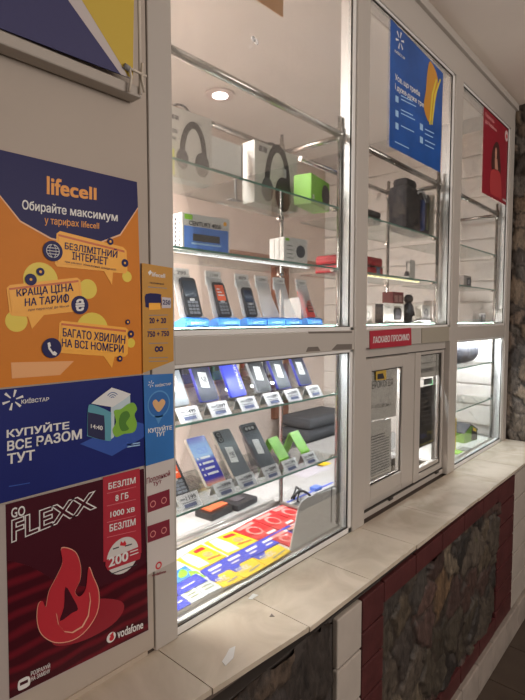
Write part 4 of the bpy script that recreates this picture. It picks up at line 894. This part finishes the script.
def glob():
    g = G(); x, z = W(53, 251, L(6))
    for r0, r1, sx in ((.0125, .0138, 1), (.0125, .0138, .5)):
        for i in range(20):
            a = 2*PI*i/20; b2 = 2*PI*(i+1)/20
            g.prism([(x+sx*r0*math.cos(a), L(6), z+r0*math.sin(a)), (x+sx*r1*math.cos(a), L(6), z+r1*math.sin(a)), (x+sx*r1*math.cos(b2), L(6), z+r1*math.sin(b2)), (x+sx*r0*math.cos(b2), L(6), z+r0*math.sin(b2))], (0, TH*.8, 0))
    for zz in (-.006, 0, .006): g.box(x-.012, x+.012, L(6), L(6)+TH*.8, z+zz-.0006, z+zz+.0006)
    g.out('globe_icon', WINK, o)
glob()
T_('hryvnia_icon', '₴', [(76, 299.5), (84, 299), (84, 310.5), (76, 311)], 6, WINK, o, .03)
polyr('phone_icon', [(47.5, 343), (50, 342), (51, 346), (49.8, 347), (53, 352), (54.5, 351), (57.3, 353.3), (56, 355.6), (53, 355), (48.5, 349)], 6, WINK, o)
for (cx, cy) in ((110.5, 241.5), (125, 263), (31, 279.5), (40.6, 271.7), (131, 334), (128, 322), (120, 358.7)): disc('badge_mark', cx, cy, .0028, L(6), AMBER, o, n=8)
polyr('pale_note', [(11, 362.5), (74, 361), (60, 375), (12, 378.5)], 1, M('pale orange note', srgb(236, 172, 112), .5), o)
settle(o)
# deep blue poster
o = poster('blue_poster', 'wide deep blue poster with a cube shaped gadget picture under the orange poster', [(-18, 391.5), (143, 375), (145, 465.3), (-18, 508.5)], KYB)
star('star_logo', 13, 400, .020, L(1), WINK, o); T_('lettering', 'КИЇВСТАР', [(21.5, 398.7), (49, 396.2), (49, 400.8), (21.5, 403.8)], 1, WINK, o)
T_('lettering', 'КУПУЙТЕ', [(7, 428), (69, 419.7), (69, 428.7), (7, 437.7)], 1, WINK, o, .03); T_('lettering', 'ВСЕ РАЗОМ', [(7.5, 441.3), (81.5, 429), (81.5, 438.5), (7.5, 451)], 1, WINK, o, .03); T_('lettering', 'ТУТ', [(7.5, 454.2), (34.5, 449.8), (34.5, 459.5), (7.5, 464.2)], 1, WINK, o, .03)
polyr('light_platform', [(80, 444), (112, 456), (144, 437), (144, 424), (130, 420)], 1, M('mid blue print', srgb(44, 84, 175), .45), o)
polyr('green_side', smooth([(114, 411), (121, 409), (128, 404), (134, 403), (137, 409), (134.5, 415), (137, 424), (134, 432), (124, 434), (116, 437), (112.5, 430), (116, 422)]), 3, M('apple green print', srgb(130, 185, 60), .45), o)
polyr('green_ring', smooth([(121, 414), (127, 411), (130, 416), (126, 423), (129, 429), (122, 431), (119, 423)]), 4, M('dark green print', srgb(75, 130, 40), .45), o)
polyr('white_side', [(111, 407), (130, 395), (130.5, 406), (120, 410), (114.5, 414), (114, 437), (110, 440)], 2, M('cool white print', srgb(195, 215, 225), .45), o)
polyr('teal_case', smooth([(88, 409), (92, 404.5), (109.5, 411.5), (111, 416), (111, 436), (109, 441), (89, 436.5), (87.3, 433)], 3), 3, M('teal print', srgb(90, 160, 180), .45), o)
polyr('dark_screen', smooth([(88, 414), (90, 412.6), (102.5, 415.3), (104.3, 417.5), (105, 437), (103.5, 440), (89.5, 436), (87.9, 433.5)], 3), 4, M('screen print dark', srgb(32, 36, 80), .4), o)
T_('clock_lettering', '14:40', [(91, 424), (102.5, 426), (102.5, 430.3), (91, 428)], 5, WINK, o)
polyr('white_lid', smooth([(93, 402), (110, 389), (113, 388), (128, 393), (129.5, 395.5), (113.5, 406.5), (110.5, 406.8), (94, 404)], 3), 5, M('lid print', srgb(225, 228, 230), .45), o)
x, z = W(112.5, 396.5, L(6))
g = G()
for r in (.006, .011, .016): g.prism([(px_, L(6), pz_) for px_, pz_ in ringpts(x, z-.006, r-.0018, r, .6, 2.5, 8)], (0, TH*.8, 0))
g.out('wireless_icon', M('icon blue', srgb(50, 90, 150), .5), o)
for k in range(2): polyr('small_print', [(127, 444.5+k*2.2-.3), (140, 442.5+k*2.2-.3), (140, 443.3+k*2.2), (127, 445.3+k*2.2)], 1, M('pale blue print', srgb(190, 220, 250), .5), o)
polyr('small_print', [(9, 486), (30, 482.5), (30, 483.3), (9, 487)], 1, M('mid blue print', srgb(44, 84, 175), .45), o)
settle(o)
# maroon poster
o = poster('maroon_poster', 'large dark maroon poster with a red flame picture and white side strip', [(-15, 509.5), (145, 467.5), (149.5, 630.5), (-12, 712)], M('poster rim', (.45, .4, .38), .5))
polyr('maroon_field', [(5.5, 504.5), (144, 468.5), (148.4, 630), (9.5, 699)], 1, MAROON, o); polyr('wave_field', [(7, 560), (30, 566), (60, 583), (95, 588), (125, 578), (146.9, 562), (148.4, 630), (9.5, 699)], 2, MAROONW, o)
polyr('red_disc', smooth([(52, 640), (62, 615), (90, 600), (118, 600), (124, 609), (112, 625), (85, 640), (60, 646)]), 3, M('disc red', srgb(150, 30, 46), .4), o)
polyr('red_column', [(103, 477.5), (139.7, 468.3), (141.5, 553), (103.5, 562)], 2, M('column red', srgb(178, 40, 58), .45), o)
for s, q in (('БЕЗЛІМ', [(108.6, 483.2), (135.4, 477), (135.4, 483), (108.6, 489.5)]), ('8 ГБ', [(115.5, 495), (128.3, 492), (128.3, 498), (115.5, 501.3)]), ('1000 хв', [(110.5, 512), (134.5, 505.8), (134.5, 511.3), (110.5, 517.6)]), ('БЕЗЛІМ', [(109.7, 524.7), (135.4, 518.2), (135.4, 524.8), (109.7, 531.8)])): T_('lettering', s, q, 3, WINK, o, .025)
for cy in (491, 503.5, 520, 535): polyr('small_print', [(107, cy+2.2), (136, cy-4.5), (136, cy-4), (107, cy+2.8)], 3, M('pink ink', srgb(215, 120, 130), .5), o)
disc('white_disc', 123, 555.5, .0425, L(3), M('disc white', srgb(215, 212, 210), .5), o)
polyr('red_band', [(105.6, 560.3), (139.5, 546.5), (140.8, 555), (140, 559), (108, 570.5), (105.5, 566)], 4, M('column red', srgb(178, 40, 58), .45), o); T_('lettering', '200', [(109, 557.8), (128, 551.2), (128, 560.2), (109, 567.2)], 5, WINK, o, .03)
polyr('flame_icon', [(120, 545.5), (121, 541), (123, 543), (125, 540.5), (126.5, 544), (125, 546)], 4, RED, o); polyr('small_print', [(113, 548.5), (119, 546.5), (119, 547.7), (113, 549.7)], 4, DARK, o); polyr('small_print', [(125, 545.5), (132, 543.5), (132, 544.7), (125, 546.7)], 4, DARK, o)
polyr('small_print', [(111, 573.6), (137, 564), (137, 565), (111, 574.6)], 4, DARK, o); polyr('small_print', [(130, 551.7), (138, 549), (138, 550), (130, 552.7)], 5, WINK, o); polyr('small_print', [(130, 555), (138.5, 552), (138.5, 553), (130, 556)], 5, WINK, o)
T_('lettering', 'GO', [(11.3, 508.3), (25, 505.5), (25, 515.2), (11.3, 518)], 3, WINK, o, .02)
q = [(12.6, 521), (93.5, 492.3), (94.2, 507.8), (12.6, 541.3)]; T_('outline_lettering', 'FLEXX', q, 3, WINK, o, .045, 0.0); T_('lettering_core', 'FLEXX', q, 4, MAROON, o, .004, 0.0)
FL = [(61.5, 548.5), (75, 552), (80.5, 566), (80, 580), (75, 592), (80, 596.5), (86, 588), (88.5, 567.5), (93, 577), (98.5, 592), (97, 612), (86, 630), (72, 640), (55, 642), (42, 634), (37.5, 620), (38.5, 605), (42.5, 601), (46, 607), (49, 592), (56, 578), (62.5, 563)]
FS = smooth(FL, 4); cx, cy = 68, 598
polyr('flame_rim', [(cx+(a-cx)*1.025, cy+(b_-cy)*1.02) for a, b_ in FS], 4, M('flame rim', srgb(232, 175, 150), .4), o); polyr('flame', FS, 5, M('flame red', srgb(190, 45, 58), .35), o)
polyr('flame_hollow', smooth([(65.5, 587), (73, 598), (78, 609), (72, 613), (60, 621), (64, 607)], 3), 6, MAROON, o)
g = G(); pts = [(56, 613), (58, 624), (64, 631), (72, 632), (82, 626), (88, 615), (90, 600), (89, 592)]; pts2 = [(a+.9, b_+1.2) for a, b_ in pts]
g.prism([(W(*p, L(7))[0], L(7), W(*p, L(7))[1]) for p in pts+pts2[::-1]], (0, TH*.8, 0)).out('flame_highlight', M('flame rim', srgb(232, 175, 150), .4), o)
disc('round_logo', 111.3, 637.3, .0118, L(4), WINK, o); disc('logo_drop', 111.8, 638, .0062, L(5), RED, o); polyr('logo_tail', [(109.5, 636), (113.5, 631.5), (113.5, 636)], 5, RED, o)
T_('lettering', 'vodafone', [(117.6, 629.5), (143, 620.2), (143, 628), (117.6, 638.5)], 4, WINK, o, .02)
polyr('bus_icon', smooth([(18, 684), (20, 680), (29, 676.3), (29.6, 685), (20, 690.5), (18, 689)], 3), 4, WINK, o); polyr('bus_window', [(20, 683), (28, 679.3), (28, 682.3), (20, 686)], 5, MAROON, o)
T_('small_lettering', 'РОЗРАХУЙ', [(31, 670.5), (50, 662.5), (50, 667.5), (31, 676)], 4, WINK, o); T_('small_lettering', 'НА ЗАМІНУ', [(31, 677), (50, 668.6), (50, 672.5), (31, 681.5)], 4, WINK, o)
settle(o)
# the column of three narrow strips on the window jamb (in front of the jamb)
Y0 = -.0065
o = poster('amber_strip', 'narrow amber price strip at the top of the strips on the window jamb', [(142, 263), (172.6, 268), (173.6, 361), (143, 373)], M('amber strip', srgb(196, 142, 50), .5), Y0)
T_('lettering', 'lifecell', [(152, 272), (165, 274), (165, 278), (152, 276.3)], 1, WINK, o); polyr('logo_mark', [(148, 272.3), (150.5, 270), (152, 272.5), (149.5, 275.5)], 1, WINK, o)
T_('small_lettering', 'ПОПОВНЮЙ', [(150, 281.5), (164, 283.2), (164, 285), (150, 283.5)], 1, DARK, o); polyr('small_print', [(148, 286.5), (167, 288), (167, 288.7), (148, 287.3)], 1, GREYI, o)
polyr('blue_picture', smooth([(146, 294), (160, 294), (161, 297), (160.5, 307), (147, 307.5), (145.5, 304)], 3), 1, NAVY, o); polyr('yellow_picture', [(149, 303), (160.5, 303), (160.5, 309.5), (149, 310)], 2, AMBER, o)
polyr('pale_box', [(162, 297), (171, 298), (171, 308), (162, 308)], 1, M('lilac print', srgb(200, 195, 205), .5), o); T_('lettering', '250', [(162.8, 299.7), (170.3, 300.5), (170.3, 304.8), (162.8, 304.5)], 2, NAVY, o)
T_('lettering', '20 + 20', [(149.5, 318), (166, 318), (166, 323), (149.5, 323.2)], 1, NAVY, o, .03); T_('lettering', '750 + 750', [(147.5, 331.5), (169, 331), (169, 336), (147.5, 337)], 1, NAVY, o, .03); T_('lettering', '∞', [(155, 346.5), (163, 346.3), (163, 351.3), (155, 352)], 1, NAVY, o)
for cy in (315, 328.8, 343, 357.5, 361): polyr('small_print', [(149, cy), (168, cy-.4), (168, cy+.3), (149, cy+.8)], 1, GREYI, o)
settle(o)
o = poster('blue_strip_poster', 'narrow sky blue strip with a golden heart on the window jamb', [(143.5, 375), (173, 373.5), (174, 458), (146, 466)], M('azure strip', srgb(45, 115, 190), .45, var=.1), Y0)
star('star_logo', 151, 384, .0085, L(1), WINK, o, 6); T_('lettering', 'КИЇВСТАР', [(155.5, 384), (171, 382), (171, 385), (155.5, 387)], 1, WINK, o)
disc('light_ring', 159, 404, .0335, L(1), M('light azure', srgb(85, 150, 210), .45), o); disc('blue_disc', 159, 404, .030, L(2), M('azure mid', srgb(40, 105, 180), .45), o); polyr('ring_point', [(154, 414), (164, 413), (158.5, 424)], 1, M('light azure', srgb(85, 150, 210), .45), o)
polyr('golden_heart', smooth([(158.7, 412), (153.5, 406), (153, 401.5), (156, 399.5), (158.7, 402), (162, 399), (165, 400.8), (164.5, 405)], 4), 3, M('gold heart', srgb(225, 180, 130), .4), o)
T_('lettering', 'КУПУЙТЕ', [(148.3, 427.5), (172, 424.3), (172, 429.3), (148.3, 433)], 1, WINK, o, .03); T_('lettering', 'ТУТ', [(156, 432.5), (165, 431.3), (165, 435.3), (156, 436.8)], 1, WINK, o, .03)
settle(o)
o = poster('white_strip_poster', 'narrow white top up strip with two dark red panels on the window jamb', [(146, 466.2), (174, 458.2), (175, 561), (147.6, 575)], M('off white strip', (.62, .58, .56), .55), Y0)
T_('lettering', 'Поповнюй', [(145.8+1, 478), (170, 470.2), (170, 475.5), (146.8, 484)], 1, MAGB, o); T_('lettering', 'тут', [(153, 482.5), (161.5, 480), (161.5, 484), (153, 487.5)], 1, MAGB, o)
for dy in (0, 30): 
    polyr('red_panel', [(147.3, 496.5+dy), (169.5, 489+dy), (170, 505+dy), (147.6, 513+dy)], 1, MAGB, o)
    for cx in (153, 164): disc('round_mark', cx, 504+dy-(cx-153)*.33, .0085, L(2), M('rose print', srgb(225, 150, 145), .5), o, n=14); disc('round_core', cx, 504+dy-(cx-153)*.33, .0062, L(3), MAGB, o, n=14)
disc('round_logo', 158.7, 565.5, .0095, L(1), RED, o); disc('logo_core', 158.7, 565.5, .0055, L(2), M('off white strip', (.62, .58, .56), .55), o)
T_('lettering', 'vodafone', [(152, 575.5-1.5), (166, 569.5), (166, 572.7), (152, 578-1.3)], 1, MAGB, o)
settle(o)
Y0 = -.0045
o = poster('red_sign', 'small dark red welcome sign on the band above the service sashes', [(370, 331), (411.2, 327.8), (411.6, 345.2), (370, 349)], M('sign red', srgb(170, 45, 62), .5), Y0-.002, 'sign', .0024)
text('lettering', 'ЛАСКАВО ПРОСИМО', quadmap([(373, 336.8), (409.3, 333.8), (409.3, 340), (373, 343.3)], Y0-.0026), WINK, o, .02); settle(o)
o = poster('blank_plate', 'blank beige plate right of the red welcome sign', [(422, 328), (449, 326.3), (449, 341.2), (422, 343.2)], M('beige plate', (.36, .33, .27), .6), Y0-.002, 'plate', .0024); settle(o)
# framed banner, top left
Y0 = -.045
bn = thing('banner', 'large navy and yellow framed banner at the top left of the wall', 'banner', (0, 0, 0))
G().prism([(W(a, b_, Y0)[0], Y0, W(a, b_, Y0)[1]) for a, b_ in [(-22, 19.5), (133, 79), (134.5, -40), (-22, -140)]], (0, .003, 0)).out('navy_cloth', M('navy cloth', srgb(52, 52, 100), .6, bump=.2, bscale=8), bn)
polyr('white_stripe', [(66, -3), (55, -25), (62, -25), (134, 20), (133.5, 73), (131, 78.3), (121, 74.5)], 1, M('white cloth', (.55, .5, .5), .6), bn)
polyr('yellow_field', [(80, -3), (74, -25), (134.3, -25), (133, 79), (128, 76)], 2, M('yellow cloth', srgb(200, 172, 62), .6), bn)
a = W(-22, 28, Y0)[0]; b2 = W(141, 97, Y0)[0]; zt = W(141, 92, Y0)[1]
G().box(a, b2+.004, Y0+.002, 0-.0045, zt-.012, zt+.012, .003).out('bottom_tube', M('frame beige', (.42, .38, .34), .5), bn)
G().tube((b2-.003, Y0-.002, zt-.006), (b2-.003, Y0-.002, zt+.36), .0035).out('side_cord', M('cream cord', (.62, .56, .48), .6), bn)
x, z = W(123, 66, Y0); tie = M('cream tie', (.60, .54, .46), .6)
G().tube((x, Y0-.004, z), (x+.012, Y0-.006, z-.004), .006).out('grommet', GREYI, bn)
G().path([(x+.01, Y0-.006, z), (x+.014, Y0-.010, z-.02), (x+.010, Y0-.006, z-.052)], .003).path([(x+.005, Y0-.006, z-.002), (x+.03, Y0-.008, z-.004), (x+.055, Y0-.006, z-.004)], .003).path([(x+.045, Y0-.006, z+.02), (x+.042, Y0-.008, z-.015), (x+.05, Y0-.006, z-.04)], .003).out('zip_tie', tie, bn)
# posters stuck inside the panes
Y0 = .0085
o = poster('blue_window_poster', 'blue poster with a golden phone shape high in the middle window', [(390.8, 18.5), (443.2, 73.5), (440.2, 172.3), (389.3, 146)], BLUE, Y0, t=.001)
star('star_logo', 400, 40.5, .038, L(1), WINK, o); T_('lettering', 'КИЇВСТАР', [(394.8, 48.5), (405, 57), (405, 60), (394.8, 52)], 1, WINK, o)
T_('lettering', 'Усе, що треба', [(395.2, 73.5), (419.8, 91.5), (419.8, 97.8), (395.2, 81)], 1, WINK, o); T_('lettering', 'і дуже-дуже треба', [(395.2, 83.3), (428, 105.5), (428, 111.5), (395.2, 90.5)], 1, WINK, o)
polyr('golden_shape', smooth([(430.5, 61), (438, 79.5), (435, 103), (430, 123), (424, 108), (426, 90), (427.5, 72)], 3), 2, M('gold print', srgb(205, 145, 50), .4), o)
for dx in (0, 4): g = [(441-dx, 80), (436-dx*.7, 95), (432.5-dx*.5, 125), (431.2-dx*.5, 124), (434.5-dx*.7, 94), (440-dx, 78.5)]; polyr('golden_arc', g, 3, M('bright gold', srgb(225, 205, 70), .4), o)
for (a, b_, c_) in ((401, 95, 12), (401, 98.5, 15), (401, 109, 12), (401, 112.5, 14), (401, 125, 13), (395, 141, 14), (425, 128.5, 9), (425, 133, 8), (425, 139.5, 10), (425, 144, 9)): polyr('small_print', [(a, b_), (a+c_, b_+c_*.5), (a+c_, b_+c_*.5+1), (a, b_+1.1)], 1, M('pale blue print', srgb(190, 220, 250), .5), o)
for (a, b_) in ((395.5, 95), (395.5, 109.5), (395.5, 122), (420, 123), (420, 136)): polyr('small_icon', [(a, b_), (a+3, b_+1.8), (a+3, b_+8), (a, b_+6.4)], 1, M('pale blue print', srgb(190, 220, 250), .5), o)
settle(o)
o = poster('red_window_poster', 'dark red poster with a printed woman in the farthest upper window', [(484, 106), (510.3, 128.7), (508.3, 206.5), (482, 192.3)], M('crimson print', srgb(150, 30, 48), .45), Y0, t=.001)
T_('lettering', 'Переходь', [(485.5, 112), (494.5, 120.3), (494.5, 124.5), (485.5, 116.7)], 1, M('pink print', srgb(235, 170, 170), .5), o); T_('lettering', 'до Vodafone', [(485.3, 118.6), (496.5, 128.5), (496.5, 132.6), (485.3, 123.3)], 1, M('pink print', srgb(235, 170, 170), .5), o)
disc('white_logo', 506.6, 136, .034, L(1), M('logo pink white', srgb(225, 195, 195), .5), o); disc('logo_core', 506.8, 136.5, .014, L(2), RED, o)
polyr('printed_hair', smooth([(496, 142), (499, 145), (500, 158), (500.5, 174), (494, 176), (491.5, 166), (492.5, 150)], 3), 1, M('hair print', srgb(75, 40, 38), .5), o)
polyr('printed_shirt', smooth([(490.5, 173), (494, 169), (498.5, 171), (501, 178), (501.5, 199), (498, 197.5), (493, 195), (490, 191)], 3), 2, M('shirt print', srgb(185, 62, 66), .5), o)
disc('printed_face', 496, 153.5, .019, L(3), M('face print', srgb(205, 150, 130), .5), o, rz=.036); polyr('printed_neck', [(494.8, 158), (497.3, 159), (498, 170), (495, 170)], 2, M('face print', srgb(205, 150, 130), .5), o)
T_('small_lettering', 'vodafone', [(502.6, 197.5), (507.8, 201), (507.8, 203.3), (502.6, 200)], 3, WINK, o)
settle(o)
# orange corner hanging from above in the left window and a little hook on the glass
Y0 = .030
o = poster('orange_card', 'wood brown card whose lower corner hangs at the top of the left window', [(245, -8), (283.2, 17.2), (283.5, -30), (245, -60)], M('brown orange card', srgb(205, 140, 70), .5), Y0, 'card', .002); settle(o)
x, z = W(254, 43, .012)
tag(G().path([(x, .010, z+.012), (x+.004, .004, z+.008), (x+.006, .002, z-.004), (x, .0, z-.010), (x-.006, .003, z-.004)], .0016).sphere((x, .014, z+.012), .008, .0035, .008).out('suction_hook', SILVER), 'tiny clear hook stuck on the left upper glass pane', 'hook')
# papers behind the service sashes
Y0 = .0205
GPAP = 'papers behind the service sashes'
PW_ = M('paper behind glass', (.85, .82, .78), .7)
o = poster('copy_notice', 'white notice with hand written copying sign in the left sash', [(363, 368.5), (397.5, 366), (396.5, 416), (363, 423)], PW_, Y0, 'notice', .0006)
T_('lettering', 'КСЕРОКОПІЯ', [(366.5, 382.5), (393, 378.5), (393, 385.5), (366.5, 390)], 1, DARK, o, .0); T_('lettering', 'АНГЛ / РОСІЙСЬКА', [(365.5, 405.5), (391.5, 401.3), (391.5, 405.5), (365.5, 410)], 1, DARK, o, 0); settle(o)
Y0 = .0203
o = poster('printed_sheet', 'printed white sheet full of text low in the left sash', [(367.5, 422.5), (391.3, 418), (391.3, 471), (367.5, 482.5)], M('paper behind glass b', (.88, .85, .81), .7), Y0, 'notice', .0006)
for k in range(16):
    y_ = 434+k*2.75; s_ = (y_-318)/(705-380); w_ = 18 if k not in (0, 1) else 14; polyr('text_line', [(371, y_+(9*s_)*.9), (371+w_, y_-(w_-9)*s_*.9), (371+w_, y_-(w_-9)*s_*.9+.9), (371, y_+(9*s_)*.9+.9)], 1, GREYI if k > 1 else DARK, o)
settle(o)
Y0 = .0120
o = poster('yellow_sticker', 'small yellow sticker with a dark picture at the top of the left sash', [(376, 368.8), (386.3, 368), (386.3, 379.5), (376, 380.5)], M('ochre sticker', srgb(190, 160, 70), .6), Y0, 'sticker', .0006); polyr('dark_picture', [(377.5, 374), (383, 373.2), (384.5, 378.5), (377.5, 379.3)], 1, DARK, o); settle(o)
Y0 = .0430
o = poster('phone_number_notice', 'white notice with a hand written phone number in the right sash', [(414, 353.5), (441, 350), (440, 374.8), (414, 379)], PW_, Y0, 'notice', .0006)
T_('lettering', 'Поповнення рахунку', [(417.5, 363), (438.5, 359.8), (438.5, 362.5), (417.5, 365.5)], 1, GREYI, o, 0); T_('lettering', '+380980980715', [(417.5, 370), (438.5, 365.8), (438.5, 370.3), (417.5, 374)], 1, DARK, o, 0.01); settle(o)
o = poster('grey_note', 'small grey note between the phone number notice and the black poster', [(424, 379.3), (432, 377.7), (432, 383.5), (424, 385.5)], M('grey note', (.16, .17, .18), .6), Y0, 'note', .0006); settle(o)
o = poster('black_poster', 'black poster with faint blue and yellow print in the right sash', [(418, 388), (436, 384), (435.3, 441.8), (418, 449)], M('black poster print', (.035, .037, .042), .4), Y0, t=.0006)
for k in range(8): y_ = 394+k*4.5; polyr('faint_print', [(420, y_), (433.5, y_-3), (433.5, y_-2.2), (420, y_+.8)], 1, M('faint grey print', (.13, .13, .14), .5), o)
T_('blue_lettering', 'VISA', [(420, 435), (426.5, 432.5), (426.5, 437), (420, 439.5)], 1, M('dim blue print', srgb(60, 80, 150), .5), o); T_('yellow_lettering', 'Pay', [(427.5, 431), (433, 429), (433, 433.5), (427.5, 436)], 1, M('dim yellow print', srgb(160, 150, 60), .5), o)
polyr('faint_print', [(420, 445), (433.5, 439.5), (433.5, 440.6), (420, 446.2)], 1, M('dim yellow print', srgb(160, 150, 60), .5), o)
settle(o)
